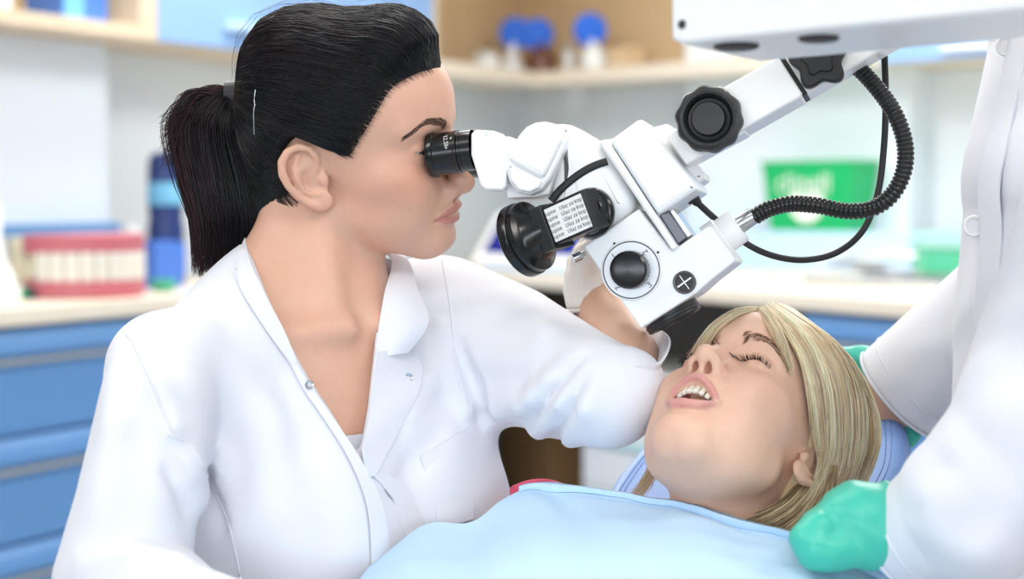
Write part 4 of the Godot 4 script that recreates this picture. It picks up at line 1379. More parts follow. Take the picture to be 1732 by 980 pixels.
func build_scope() -> void:
	var yaw := deg_to_rad(13.0)
	MS = Transform3D(Basis(Vector3(cos(yaw), 0, sin(yaw)), Vector3.UP, Vector3(-sin(yaw), 0, cos(yaw))), P(1000, 330, 1.585))
	MSI = MS.affine_inverse()
	var KM := K * MS
	var t := thing("microscope", "white treatment microscope with black eyepieces and knobs above the blonde woman", "microscope", K * Transform3D(Basis.IDENTITY, P(1130, 560, 1.58)))
	var W: Material = M.white_enamel; var B: Material = M.black_plastic
	# two eyepieces and their prism housings
	for s in [1.0, -1.0]:
		var z: float = 0.031 * s
		var dx := Vector3(0, 0, 0)
		var a := S(727, 263, 0.031); var b := S(802, 254, 0.031)
		a.z = z; b.z = z
		var ax := (b - a).normalized()
		var e := MB.new()
		e.lathe([Vector2(0.006, 0.004), Vector2(0.0165, 0.003), Vector2(0.0175, 0.0), Vector2(0.0198, 0.0006), Vector2(0.0204, 0.002), Vector2(0.0204, 0.0062), Vector2(0.0192, 0.0070), Vector2(0.0190, 0.008), Vector2(0.0190, 0.0255), Vector2(0.0194, 0.026), Vector2(0.0196, 0.0270), Vector2(0.0194, 0.0285), Vector2(0.0178, 0.0290), Vector2(0.0178, 0.0315), Vector2(0.0182, 0.032), Vector2(0.0182, 0.041)], a, ax, 64)
		var ep := part("eyepiece", e, M.black_gloss, t, KM, "glossy black eyepiece barrel")
		var lens := MB.new()
		lens.lathe([Vector2(0, 0.0032), Vector2(0.008, 0.0037), Vector2(0.0155, 0.0042), Vector2(0.0155, 0.006)], a, ax, 32)
		part("lens", lens, M.dark_glass, ep, KM)
		if s > 0:
			for q in [["12.5X", 762, 241, 0.0052, -1.44], ["0", 771, 236, 0.0036, -1.44], ["+", 764, 253, 0.0055, 0.0], ["|", 776, 234, 0.0042, 0.1]]:
				var p := S(q[1], q[2], 0.031)
				var rel := p - a
				var along := rel.dot(ax)
				var side := rel - ax * along
				var out := Vector3(side.x, side.y, sqrt(maxf(0.0, 0.0191 * 0.0191 - side.length_squared())))
				var up := out.normalized()
				var tx := ax.cross(up).normalized()
				var bs := Basis(ax, up.cross(ax), up) * Basis(Vector3(0, 0, 1), q[4])
				part("marking", dial_text(q[0], q[3]), M.print_white, ep, KM * Transform3D(bs, a + ax * along + out))
		var hz := 0.050 if s > 0 else -0.012
		var h := slug([796, 226, 804, 219, 836, 221, 856, 246, 868, 262, 857, 270, 855, 316, 850, 322, 820, 321, 812, 314, 796, 262], 0.050, 0.012, 0.003, 0.004)
		part("prism_housing", h, W, t, KM * Transform3D(Basis.IDENTITY, Vector3(0, 0, hz - 0.050)))
	var sc := MB.new()
	sc.lathe([Vector2(0, 0.0006), Vector2(0.0014, 0.0006), Vector2(0.0018, 0.0)], S(820, 227, 0.0505), Vector3(0, 0, 1), 12)
	part("screw", sc, M.steel, t, KM)
	# tilting head: a block with a round top and two slanting faces
	var outline := [853, 269, 866, 246, 879, 226, 890, 214, 905, 207, 921, 205, 938, 209, 951, 219, 957, 236, 954, 252, 942, 278, 929, 304, 916, 321, 897, 330, 875, 326, 860, 306, 854, 284]
	var zs := [0.055, 0.058, 0.060, 0.056, 0.053, 0.051, 0.051, 0.054, 0.057, 0.059, 0.060, 0.060, 0.052, 0.047, 0.046, 0.048, 0.052]
	part("tilting_head", slug(outline, 0.050, -0.035, 0.004, 0.004, 4), W, t, KM)
	var fc := MB.new()
	var mid := SP([866, 250, 881, 229, 936, 257, 916, 300, 857, 272], 0.056)
	fc.prism(rounded(SP([857, 270, 880, 229, 893, 218, 921, 210, 944, 220, 950, 236, 938, 262, 918, 303], 0.056), 0.005, 4), 0.044, 0.056, 0.0045, 5)
	part("cheek_plate", fc, W, t, KM)
	part("cheek_plate", slug([858, 274, 917, 305, 912, 318, 896, 326, 876, 322, 862, 304], 0.0535, 0.04, 0.003, 0.004), W, t, KM)
	part("bracket", slug([856, 290, 857, 336, 905, 334, 928, 329, 936, 300], 0.036, -0.034, 0.002, 0.002), W, t, KM)
	# barrel of the body, with the strap round it
	part("barrel", slug([930, 206, 962, 209, 1014, 240, 1034, 266, 1080, 351, 1034, 384, 988, 414, 945, 368, 927, 343, 930, 320, 936, 290], 0.036, -0.036, 0.016, 0.014, 7), W, t, KM)
	var st := MB.new()
	var band := []
	for q in [[1027, 273], [1012, 278], [996, 285], [978, 296], [960, 310], [944, 325], [932, 340]]: band.append(S(q[0], q[1], 0.0366))
	st.tube(spline(band, 5), even(31, 0.0034), 8, true, Vector3(0, 0, 1), 0.35)
	part("strap", st, M.black_rubber, t, KM, "black strap round the barrel")
	# lower body
	part("body", slug([986.6, 417, 1080.6, 353, 1137, 425, 1166, 404, 1197, 383, 1205, 386, 1243, 438, 1241, 444, 1203, 474, 1178, 496, 1084, 556], 0.036, -0.034, 0.002, 0.003), W, t, KM)
	part("slide_plate", slug([1012, 241, 1018, 237, 1027, 235, 1146, 418, 1137, 425], 0.044, -0.036, 0.002, 0.0025), W, t, KM)
	part("recess_plate", slug([1020, 240, 1034, 234, 1120, 362, 1106, 372], 0.030, -0.03, 0.001, 0.0008), W, t, KM)
	part("focus_box", slug([1030, 238, 1078, 203, 1084, 202, 1090, 205, 1176, 312, 1178, 320, 1113, 364], 0.046, -0.040, 0.005, 0.0045, 5), W, t, KM)
	part("rear_box", slug([1100, 215, 1130, 208, 1190, 292, 1192, 302, 1165, 322, 1120, 300], -0.012, -0.062, 0.006, 0.006, 5), W, t, KM)
	var col := slug([1113, 366, 1129, 354, 1163, 402, 1144, 416], 0.030, -0.02, 0.001, 0.0015)
	part("column", col, M.blue_steel, t, KM, "polished blue-black slide column")
	part("column_edge", slug([1130, 355, 1138, 352, 1170, 398, 1163, 403], 0.024, -0.02, 0.001, 0.001), M.steel, t, KM)
	# objective
	var oc := (S(1083, 556, 0.0) + S(1180, 497, 0.0)) / 2
	var ou := Vector3(0.47, -0.88, 0).normalized()
	oc = S(1133, 527, 0.0)
	var ob := MB.new()
	ob.lathe([Vector2(0.0, -0.008), Vector2(0.0255, -0.008), Vector2(0.0255, 0.004), Vector2(0.0262, 0.0045), Vector2(0.0262, 0.0068), Vector2(0.0255, 0.0075), Vector2(0.0258, 0.0095), Vector2(0.0245, 0.0105), Vector2(0.021, 0.0105), Vector2(0.020, 0.007), Vector2(0.0, 0.006)], oc, ou, 64)
	part("objective", ob, M.black_plastic, t, KM, "black objective ring")
	# magnification dial
	var dc := S(1068, 457, 0.0362)
	var zf := Vector3(0, 0, 1)
	var dl := MB.new()
	dl.lathe([Vector2(0.0268, 0), Vector2(0.0266, 0.0010), Vector2(0.0258, 0.0014), Vector2(0.0251, 0.0012), Vector2(0.0249, 0.0005)], dc, zf, 64)
	part("dial_rim", dl, W, t, KM)
	var df := MB.new()
	df.lathe([Vector2(0.0250, 0.0), Vector2(0.0250, 0.0009), Vector2(0.0, 0.0009)], dc, zf, 64)
	var dial := part("dial_plate", df, M.brushed, t, KM, "brushed dial plate with numbers")
	var rg := MB.new()
	rg.lathe([Vector2(0.0250, 0.0010), Vector2(0.0246, 0.00125), Vector2(0.0242, 0.0010)], dc, zf, 64)
	part("dial_line", rg, M.print_black, dial, KM)
	for q in [["1", 1038, 433, -2.45], ["2", 1091, 427, 2.45], ["3", 1098, 482, 0.75], ["2", 1045, 486, -0.75]]:
		part("number", dial_text(q[0], 0.0072), M.print_black, dial, KM * Transform3D(Basis(zf, q[3]), S(q[1], q[2], 0.0374)))
	for q in [[1039, 412], [1113, 427]]:
		var dot := MB.new()
		dot.lathe([Vector2(0.0011, 0.0), Vector2(0.0010, 0.0005), Vector2(0.0, 0.0006)], S(q[0], q[1], 0.0362), zf, 12)
		part("index_dot", dot, M.print_black, t, KM)
	var kb := MB.new()
	kb.lathe([Vector2(0.0165, 0.0), Vector2(0.0165, 0.013)], dc + Vector3(0, 0, 0.0009), zf, 120, 0.018, 30)
	kb.lathe([Vector2(0.0165, 0.013), Vector2(0.0160, 0.0165), Vector2(0.0145, 0.0180), Vector2(0.010, 0.0190), Vector2(0.0, 0.0193)], dc + Vector3(0, 0, 0.0009), zf, 60)
	part("dial_knob", kb, M.black_gloss, t, KM, "ribbed black dial knob")
	# round vent with a cross bar
	var vc := S(1158, 478, 0.0362)
	var vn := MB.new()
	vn.lathe([Vector2(0.0100, 0.0), Vector2(0.0100, 0.0016), Vector2(0.0094, 0.0021), Vector2(0.0078, 0.0019), Vector2(0.0074, 0.0008)], vc, zf, 40)
	var vent := part("port_ring", vn, M.gunmetal, t, KM)
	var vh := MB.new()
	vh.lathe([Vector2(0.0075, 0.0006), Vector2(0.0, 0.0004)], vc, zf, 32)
	part("port_shade_disc", vh, M.black_plastic, vent, KM)  # black disc stands in for the shade inside the vent
	for q in [[0.62, 0.0012], [2.19, 0.0007]]:
		var bar := box(0.0145, q[1], 0.0008, 0.0002)
		part("cross_bar", bar, M.steel, vent, KM * Transform3D(Basis(zf, q[0]), vc + Vector3(0, 0, 0.0016)))
	# lamp socket, ferrule, flexible light guide
	var la := S(1204, 414, -0.006); var lb := S(1256, 377, -0.006)
	var lx := (lb - la).normalized()
	var so := MB.new()
	so.lathe([Vector2(0.0185, 0.0), Vector2(0.0185, 0.012), Vector2(0.0175, 0.013), Vector2(0.0162, 0.0135), Vector2(0.0158, 0.028), Vector2(0.0150, 0.0295), Vector2(0, 0.0295)], la, lx, 48)
	part("lamp_socket", so, W, t, KM)
	var fe := MB.new()
	fe.lathe([Vector2(0.0078, 0.0), Vector2(0.0078, 0.014), Vector2(0.0070, 0.0155)], la + lx * 0.0295, lx, 32)
	part("ferrule", fe, M.steel, t, KM, "polished steel ferrule")
	var gd := []
	for q in [[1276, 367, 0], [1300, 354, 0.004], [1338, 345, 0.01], [1384, 348, 0.018], [1430, 357, 0.02], [1474, 353, 0.022], [1508, 330, 0.022], [1529, 288, 0.02], [1530, 240, 0.015], [1513, 192, 0.01], [1484, 150, 0.0], [1450, 114, -0.01], [1415, 88, -0.02], [1380, 62, -0.03]]: gd.append(S(q[0], q[1], q[2] - 0.006))
	var path := spline(gd, 12)
	var total := 0.0
	for i in path.size() - 1: total += path[i].distance_to(path[i + 1])
	var turns := int(total / 0.0040)
	var fine := PackedVector3Array(); var rad := PackedFloat32Array()
	var cum := 0.0; var seg := 0
	for i in turns * 6 + 1:
		var want := total * i / (turns * 6.0)
		while seg < path.size() - 2 and cum + path[seg].distance_to(path[seg + 1]) < want:
			cum += path[seg].distance_to(path[seg + 1]); seg += 1
		fine.append(path[seg].lerp(path[seg + 1], clampf((want - cum) / path[seg].distance_to(path[seg + 1]), 0, 1)))
		rad.append(0.0060 + 0.0014 * [0.0, 0.8, 1.0, 1.0, 0.8, 0.3][i % 6])
	var tb := MB.new()
	tb.tube(fine, rad, 20)
	tb.smooth()
	part("light_guide", tb, M.black_gloss, t, KM, "ribbed black flexible light guide")
	var cb := MB.new()
	var cp := []
	for q in [[1172, 335, -0.01], [1186, 349, -0.012], [1214, 374, -0.03], [1262, 412, -0.045], [1308, 433, -0.045], [1360, 440, -0.04], [1414, 428, -0.035], [1458, 392, -0.03], [1484, 330, -0.03], [1495, 250, -0.03], [1498, 170, -0.03], [1496, 95, -0.03], [1494, 40, -0.03]]: cp.append(S(q[0], q[1], q[2]))
	var cs := spline(cp, 10)
	cb.tube(cs, even(cs.size(), 0.0029), 12)
	part("cable", cb, M.black_rubber, t, KM, "thin black cable")
	var plug := MB.new()
	var pd: Vector3 = (cp[1] - cp[0]).normalized()
	plug.lathe([Vector2(0.0, -0.003), Vector2(0.0062, -0.003), Vector2(0.0064, 0.002), Vector2(0.0045, 0.003), Vector2(0.004, 0.006), Vector2(0.003, 0.008)], cp[0], pd, 24)
	part("cable_plug", plug, M.black_rubber, t, KM)
	# arm
	part("arm_neck", slug([1127, 231, 1150, 213, 1230, 170, 1262, 224, 1160, 279], 0.022, -0.022, 0.002, 0.003), W, t, KM)
	part("arm", slug([1192, 165, 1312, 98, 1318, 98, 1357, 158, 1355, 164, 1236, 231], 0.032, -0.032, 0.003, 0.004), W, t, KM)
	part("dark_joint", slug([1316, 98, 1325, 93, 1366, 158, 1357, 163], 0.026, -0.026, 0.001, 0.0008), M.black_rubber, t, KM)  # black strip in the joint between the two arm segments
	part("arm", slug([1322, 95, 1560, -38, 1602, 22, 1364, 160], 0.026, -0.026, 0.003, 0.004), W, t, KM)
	# clamping knobs
	var kc := S(1201, 203, 0.034)
	var kn := MB.new()
	kn.lathe([Vector2(0.0, -0.002), Vector2(0.0265, -0.002), Vector2(0.0285, 0.001), Vector2(0.0285, 0.011), Vector2(0.0268, 0.0150), Vector2(0.0235, 0.0160)], kc, zf, 120, 0.028, 10)
	kn.lathe([Vector2(0.0240, 0.0160), Vector2(0.0215, 0.0155), Vector2(0.0190, 0.0120), Vector2(0.0178, 0.0075), Vector2(0.0150, 0.0070), Vector2(0.0147, 0.0125), Vector2(0.0138, 0.0142), Vector2(0.0, 0.0148)], kc, zf, 72)
	part("clamp_knob", kn, M.black_plastic, t, KM, "large lobed black clamp knob")
	var k2 := MB.new()
	k2.lathe([Vector2(0.0, 0.0), Vector2(0.021, 0.0), Vector2(0.0225, 0.002), Vector2(0.0225, 0.010), Vector2(0.020, 0.013), Vector2(0.013, 0.0135), Vector2(0.012, 0.016), Vector2(0.0, 0.0165)], S(1386, 103, 0.027), zf, 100, 0.16, 5)
	part("clamp_knob", k2, M.black_plastic, t, KM, "five-lobed black clamp knob")
	# small steel thumb screw
	var ta := S(990, 428, 0.012)
	var td := (S(964, 440, 0.018) - ta).normalized()
	var ts := MB.new()
	ts.lathe([Vector2(0.0022, 0.0), Vector2(0.0022, 0.0045)], ta, td, 20)
	ts.lathe([Vector2(0.0022, 0.0045), Vector2(0.0042, 0.0045), Vector2(0.0042, 0.0125), Vector2(0.0, 0.0128)], ta, td, 48, 0.05, 16)
	part("thumb_screw", ts, M.steel, t, KM)
	# side port: mount on the barrel, prism block, cone and wide eyecup
	var ma := S(1002, 361, 0.036)
	var mt := MB.new()
	mt.lathe([Vector2(0.0215, 0.0), Vector2(0.0215, 0.004), Vector2(0.0205, 0.0055), Vector2(0.0190, 0.006), Vector2(0.0185, 0.013), Vector2(0.0170, 0.0155), Vector2(0.0, 0.017)], ma, Vector3(-0.28, -0.03, 0.96), 56, 0.0, 0)
	var port := part("side_port", mt, M.black_gloss, t, KM, "black side viewing port")
	var kr := MB.new()
	kr.lathe([Vector2(0.0222, 0.001), Vector2(0.0222, 0.0035)], ma, Vector3(-0.28, -0.03, 0.96), 160, 0.012, 80)
	part("knurled_ring", kr, M.gunmetal, port, KM)
	var pa := ma + Vector3(-0.004, -0.001, 0.022)
	var pe := S(893, 403, 0.036)
	var px := (pe - pa).normalized()
	var pz := (Vector3(0, 0, 1) - px * px.z).normalized()
	var py := pz.cross(px)
	var PB := Basis(px, py, pz)
	var lenp := pa.distance_to(pe)
	part("prism_block", box(0.050, 0.035, 0.028, 0.0015), M.black_gloss, port, KM * Transform3D(PB, pa + px * 0.012))
	part("block_frame", box(0.013, 0.040, 0.034, 0.0012), M.black_plastic, port, KM * Transform3D(PB, pa + px * 0.035))
	part("label", box(0.040, 0.0300, 0.0006, 0.0002), M.paper, port, KM * Transform3D(PB, pa + px * 0.0075 + pz * 0.0142), "white panel painted as reflected print")  # white sheet and text stand in for printed paper reflected in the prism
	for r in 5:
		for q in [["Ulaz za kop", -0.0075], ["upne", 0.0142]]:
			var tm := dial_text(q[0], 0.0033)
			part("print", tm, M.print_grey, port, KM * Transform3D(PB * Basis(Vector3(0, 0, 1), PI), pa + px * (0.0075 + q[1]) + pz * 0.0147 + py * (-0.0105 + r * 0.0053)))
	var cn := MB.new()
	cn.lathe([Vector2(0.0, 0.0), Vector2(0.0150, 0.0), Vector2(0.0165, 0.004), Vector2(0.0235, 0.020), Vector2(0.0262, 0.0225), Vector2(0.0300, 0.0235), Vector2(0.0318, 0.0245), Vector2(0.0320, 0.0290), Vector2(0.0310, 0.0296), Vector2(0.0310, 0.0305), Vector2(0.0330, 0.0315), Vector2(0.0335, 0.0330), Vector2(0.0335, 0.0390), Vector2(0.0325, 0.0400), Vector2(0.0295, 0.0400), Vector2(0.0285, 0.0340), Vector2(0.0, 0.0330)], pa + px * (lenp - 0.031), px, 72)
	part("eyecup", cn, M.black_gloss, port, KM, "wide black eyecup")

func build_overhead() -> void:
	var t := thing("lamp_arm_housing", "white overhead housing of the dental unit hanging above the microscope arm", "dental unit", K * Transform3D(Basis.IDENTITY, P(1420, 60, 1.1)))
	var b := MB.new()
	# a long housing that runs to the right and away; its underside faces down to the patient
	var hx := (P(1732, 6, 1.10) - P(1134, 66, 1.25)).normalized()
	var hz := hx.cross(Vector3(0, 1, 0)).normalized()
	var sp := K * Transform3D(Basis(hx, hz.cross(hx), hz), P(1134, 66, 1.25))
	b.prism(rounded([Vector2(0, 0.0), Vector2(0.008, -0.004), Vector2(0.60, -0.004), Vector2(0.60, 0.12), Vector2(0, 0.12)], [0.004, 0.004, 0.0, 0.0, 0.01], 5), -0.12, 0.0, 0.004, 4)
	part("housing", b, M.white_enamel, t, sp)
	var sw := MB.new()
	sw.lathe([Vector2(0.0034, 0.0), Vector2(0.0030, 0.0010), Vector2(0.0, 0.0012)], Vector3(0.0095, 0.0095, 0.0), Vector3(0, 0, 1), 20)
	part("screw", sw, M.gunmetal, t, sp)
	for q in [[0.036, 0.016], [0.100, 0.014]]:
		var d := MB.new()
		d.lathe([Vector2(0.0, 0.0035), Vector2(q[1], 0.0035), Vector2(q[1], 0.0010), Vector2(q[1] - 0.002, 0.0), Vector2(0.0, 0.0)], Vector3(q[0], -0.0068, -0.03), Vector3(0, 1, 0), 40)
		part("rubber_pad", d, M.black_rubber, t, sp)
	var seam_b := MB.new()
	part("arm_tube", box(0.06, 1.2, 0.06, 0.01), M.white_enamel, t, sp * Transform3D(Basis.IDENTITY, Vector3(0.45, 0.7, -0.11)))

# ---- the room: two runs of fitted cupboards that meet in a corner behind the people ----
var FL := Transform3D()          # left run: x along the fronts towards the corner, z out into the room, 0 at the drawer fronts
var FR := Transform3D()          # right run: x towards the viewer, z out into the room, 0 at the wall cupboards' fronts

func loc(f: Transform3D, px: float, py: float, z: float) -> Vector3:      # a pixel's line of sight on the plane z of a run
	var inv := f.affine_inverse()
	var o := inv * K.origin
	var r := inv.basis * (K.basis * P(px, py, 1.0))
	return o + r * ((z - o.z) / r.z)

func slab_box(x0: float, x1: float, y0: float, y1: float, z0: float, z1: float, bev := 0.002) -> MB:
	var b := MB.new()
	b.add(box(x1 - x0, y1 - y0, z1 - z0, bev), Transform3D(Basis.IDENTITY, Vector3((x0 + x1) / 2, (y0 + y1) / 2, (z0 + z1) / 2)))
	return b

func at(f: Transform3D, x: float, y: float, z: float) -> Transform3D:
	return f * Transform3D(Basis.IDENTITY, Vector3(x, y, z))

func room_frames() -> void:
	var aL := deg_to_rad(28.6); var aR := deg_to_rad(44.7)
	var dl := Vector3(sin(aL), 0, -cos(aL)); var dr := Vector3(sin(aR), 0, cos(aR))
	FL = Transform3D(Basis(dl, Vector3.UP, dl.cross(Vector3.UP)), Vector3(-1.1316, 0, -3.92))
	FR = Transform3D(Basis(dr, Vector3.UP, dr.cross(Vector3.UP)), Vector3(0.0942, 0, -6.73))

const UP0 := 1.5645              # underside of the wall cupboards
var wall_corner := 0.0
const LEND := 2.10               # end of the left worktop
const WT := 0.90                 # worktop

func build_shell() -> void:
	var wl := -0.60; var wr := -0.33
	# where the two wall planes meet, in the left run's axes
	var p := FL.affine_inverse() * FR
	var o := p.origin + p.basis.z * wr
	var xc := o.x + p.basis.x.x * ((wl - o.z) / p.basis.x.z)
	var xr := (wl - o.z) / p.basis.x.z
	wall_corner = xc
	var H := 2.75
	struct("wall_left", slab_box(-9.0, xc + 0.1, 0, H, wl - 0.1, wl), M.wall, FL)
	struct("wall_right", slab_box(xr, 5.6, 0, H, wr - 0.1, wr), M.wall, FR)
	# a shallow pier on the left wall, and the recess at the right end
	var e := loc(FL, 183, 230, -0.45)
	struct("trim_1", slab_box(-2.4, e.x, WT, UP0, wl, -0.45, 0.004), M.wall_panel, FL, "pale panel between worktop and wall cupboards")
	var q := loc(FR, 1537, 250, wr + 0.12)
	struct("trim_2", slab_box(0.55, q.x, WT, UP0, wr, wr + 0.12, 0.004), M.wall_panel, FR, "pale panel behind the green tub")
	var fl := MB.new()
	fl.add(box(20, 0.1, 20, 0.0), Transform3D(Basis.IDENTITY, Vector3(0, -0.05, -1)))
	struct("floor", fl, M.floor)
	var ce := MB.new()
	ce.add(box(20, 0.1, 20, 0.0), Transform3D(Basis.IDENTITY, Vector3(0, H + 0.05, -1)))
	struct("ceiling", ce, M.ceiling)
	# the wall behind the viewer, with a wide unseen window added for daylight
	var z := 2.6
	for b in [[-7.5, 7.0, 0.0, 0.85], [-7.5, 7.0, 2.45, H], [-7.5, -3.6, 0.85, 2.45], [3.6, 7.0, 0.85, 2.45]]:
		struct("wall_rear", slab_box(b[0], b[1], b[2], b[3], z, z + 0.2), M.wall, Transform3D.IDENTITY)
	var fr := MB.new()
	for x in [-3.6, -1.8, 0.0, 1.8, 3.6]: fr.add(box(0.07, 1.6, 0.07, 0.004), Transform3D(Basis.IDENTITY, Vector3(clampf(x, -3.565, 3.565), 1.65, z + 0.1)))
	for y in [0.885, 2.415]: fr.add(box(7.2, 0.07, 0.07, 0.004), Transform3D(Basis.IDENTITY, Vector3(0, y, z + 0.1)))
	var w := struct("added_window_1", fr, M.white_laminate, Transform3D.IDENTITY, "wide white window frame added behind the viewer")
	# side walls that close the room
	struct("wall_east", slab_box(5.2, 5.3, 0, H, -7, 3), M.wall)
	struct("wall_west", slab_box(-6.4, -6.3, 0, H, -5, 3), M.wall)

func drawer_unit(called: String, label: String, f: Transform3D, x0: float, x1: float, z: float, deep: float, tops: Array, group: String) -> void:
	var t := thing(called, label, "cabinet", at(f, (x0 + x1) / 2, 0, z - deep / 2), group)
	part("body", slab_box(x0 + 0.002, x1 - 0.002, 0.10, WT - 0.042, z - deep, z - 0.02), M.blue_side, t, f)
	part("plinth", slab_box(x0 + 0.002, x1 - 0.002, 0.0, 0.098, z - deep + 0.02, z - 0.07), M.dark_plinth, t, f)
	for k in tops.size() - 1:
		var y1: float = tops[k] - 0.004; var y0: float = tops[k + 1] + 0.004
		var d := part("drawer", slab_box(x0 + 0.003, x1 - 0.003, y0, y1 - 0.072, z - 0.018, z, 0.003), M.blue_laminate, t, f)
		# a bowed grip along the top of each drawer with a grey underside
		var g := MB.new()
		g.prism(rounded([Vector2(-0.018, -0.07), Vector2(0.006, -0.07), Vector2(0.022, -0.052), Vector2(0.016, -0.02), Vector2(0.0, 0.0), Vector2(-0.018, 0.0)], [0.0, 0.003, 0.006, 0.02, 0.006, 0.0], 4), x0 + 0.003, x1 - 0.003, 0.0005, 1)
		part("grip", g, M.blue_laminate, d, f * Transform3D(Basis(Vector3(0, 0, 1), Vector3(0, 1, 0), Vector3(-1, 0, 0)), Vector3(x0 + x1, y1, z)))
		part("grip_edge", slab_box(x0 + 0.003, x1 - 0.003, y1 - 0.079, y1 - 0.070, z - 0.018, z + 0.014, 0.001), M.grip_grey, d, f)

func build_left() -> void:
	var tops := [0.856, 0.610, 0.365, 0.11]
	drawer_unit("drawer_cabinet", "blue drawer cabinet below the worktop with the pink teeth model", FL, -0.55, 0.42, 0, 0.58, tops, "blue drawer cabinets along the left wall")
	drawer_unit("drawer_cabinet", "blue drawer cabinet behind the dark-haired woman's back", FL, 0.424, 1.30, 0, 0.58, tops, "blue drawer cabinets along the left wall")
	var e := loc(FL, 829, 800, 0.0)
	drawer_unit("drawer_cabinet", "blue drawer cabinet whose end shows beside the open knee space", FL, 1.304, e.x - 0.02, 0, 0.58, tops, "blue drawer cabinets along the left wall")
	drawer_unit("drawer_cabinet", "blue drawer cabinet at the far end beside the pale wall panel", FL, -1.45, -0.554, 0, 0.58, tops, "blue drawer cabinets along the left wall")
	var t := thing("worktop", "cream worktop along the left wall carrying the pink teeth model", "worktop", at(FL, 0, WT - 0.042, -0.3))
	part("top", slab_box(-2.4, LEND, WT - 0.042, WT, -0.598, 0.025, 0.006), M.cream_laminate, t, FL)
	t = thing("ledge", "blue ledge along the back of the left worktop", "ledge", at(FL, 0, WT, -0.5))
	var el := loc(FL, 205, 390, -0.40)
	part("rail", slab_box(-2.4, el.x, WT, 1.075, -0.449, -0.40, 0.004), M.blue_laminate, t, FL)
	# wall cupboards: an open shelf, a blue door, an open corner
	var a := loc(FL, 268, 40, -0.27).x; var b := loc(FL, 733, 60, -0.27).x
	t = thing("open_shelf", "beige open wall shelf holding a blue box", "shelf", at(FL, 0, UP0, -0.43))
	part("bottom_board", slab_box(-2.4, a - 0.003, UP0, UP0 + 0.036, -0.598, -0.27), M.beige_wood, t, FL)
	part("side_board", slab_box(a - 0.075, a - 0.003, UP0 + 0.036, 2.3, -0.598, -0.27), M.beige_wood, t, FL)
	part("back_board", slab_box(-2.4, a - 0.077, UP0 + 0.036, 2.3, -0.598, -0.585), M.tan_wood, t, FL)
	part("top_board", slab_box(-2.4, a - 0.003, 2.3, 2.336, -0.598, -0.27), M.beige_wood, t, FL)
	t = thing("wall_cabinet", "blue-doored wall cupboard above the dark-haired woman's head", "cabinet", at(FL, (a + b) / 2, UP0, -0.43))
	part("body", slab_box(a, b, UP0, 2.336, -0.598, -0.292), M.beige_wood, t, FL)
	var dm := (a + b) / 2
	for k in 2:
		var d := part("door", slab_box(a + 0.002 if k == 0 else dm + 0.002, dm - 0.002 if k == 0 else b - 0.002, UP0 + 0.002, 2.334, -0.291, -0.27, 0.003), M.blue_door, t, FL)
		var h := loc(FL, 415 if k == 0 else 600, 47 if k == 0 else 70, -0.25)
		part("handle", slab_box(h.x - 0.075, h.x + 0.075, h.y - 0.013, h.y + 0.011, -0.269, -0.235, 0.006), M.pale_blue_plastic, d, FL)
	t = thing("open_shelf", "cream corner shelf carrying the jars with blue lids", "shelf", at(FL, b, UP0, -0.4))
	var xe := (FL.affine_inverse() * FR).origin.x
	part("side_board", slab_box(b + 0.002, b + 0.03, UP0, 2.336, -0.598, -0.27), M.beige_wood, t, FL)
	part("bottom_board", slab_box(b + 0.03, xe + 0.14, UP0, UP0 + 0.05, -0.598, -0.27), M.cream_laminate, t, FL)
	part("back_board", slab_box(b + 0.03, wall_corner - 0.01, UP0 + 0.05, 2.336, -0.598, -0.585), M.tan_wood, t, FL)
	part("top_board", slab_box(b + 0.03, xe + 0.14, 2.30, 2.336, -0.598, -0.27), M.beige_wood, t, FL)
	var c := loc(FR, 1487, 110, 0.0).x
	part("bottom_board", slab_box(0.0, c - 0.003, UP0, UP0 + 0.05, -0.33, 0.0), M.cream_laminate, t, FR)
	part("back_board", slab_box((FR.affine_inverse() * (FL * Vector3(wall_corner, 0, -0.585))).x, c - 0.003, UP0 + 0.05, 2.336, -0.329, -0.317), M.tan_wood, t, FR)
	part("top_board", slab_box(0.0, c - 0.003, 2.30, 2.336, -0.33, 0.0), M.beige_wood, t, FR)
	t = thing("wall_cabinet", "blue-doored wall cupboard behind the black cables", "cabinet", at(FR, c + 0.5, UP0, -0.17))
	part("body", slab_box(c, c + 1.2, UP0, 2.336, -0.33, -0.022), M.beige_wood, t, FR)
	for k in 2:
		var d := part("door", slab_box(c + 0.002 + 0.6 * k, c + 0.598 + 0.6 * k, UP0 + 0.002, 2.334, -0.021, 0.0, 0.003), M.blue_door, t, FR)
		var h := loc(FR, 1640, 77, 0.03)
		part("handle", slab_box(h.x - 0.1 + 0.6 * k, h.x + 0.1 + 0.6 * k, h.y - 0.012, h.y + 0.012, 0.001, 0.034, 0.006), M.white_laminate, d, FR)

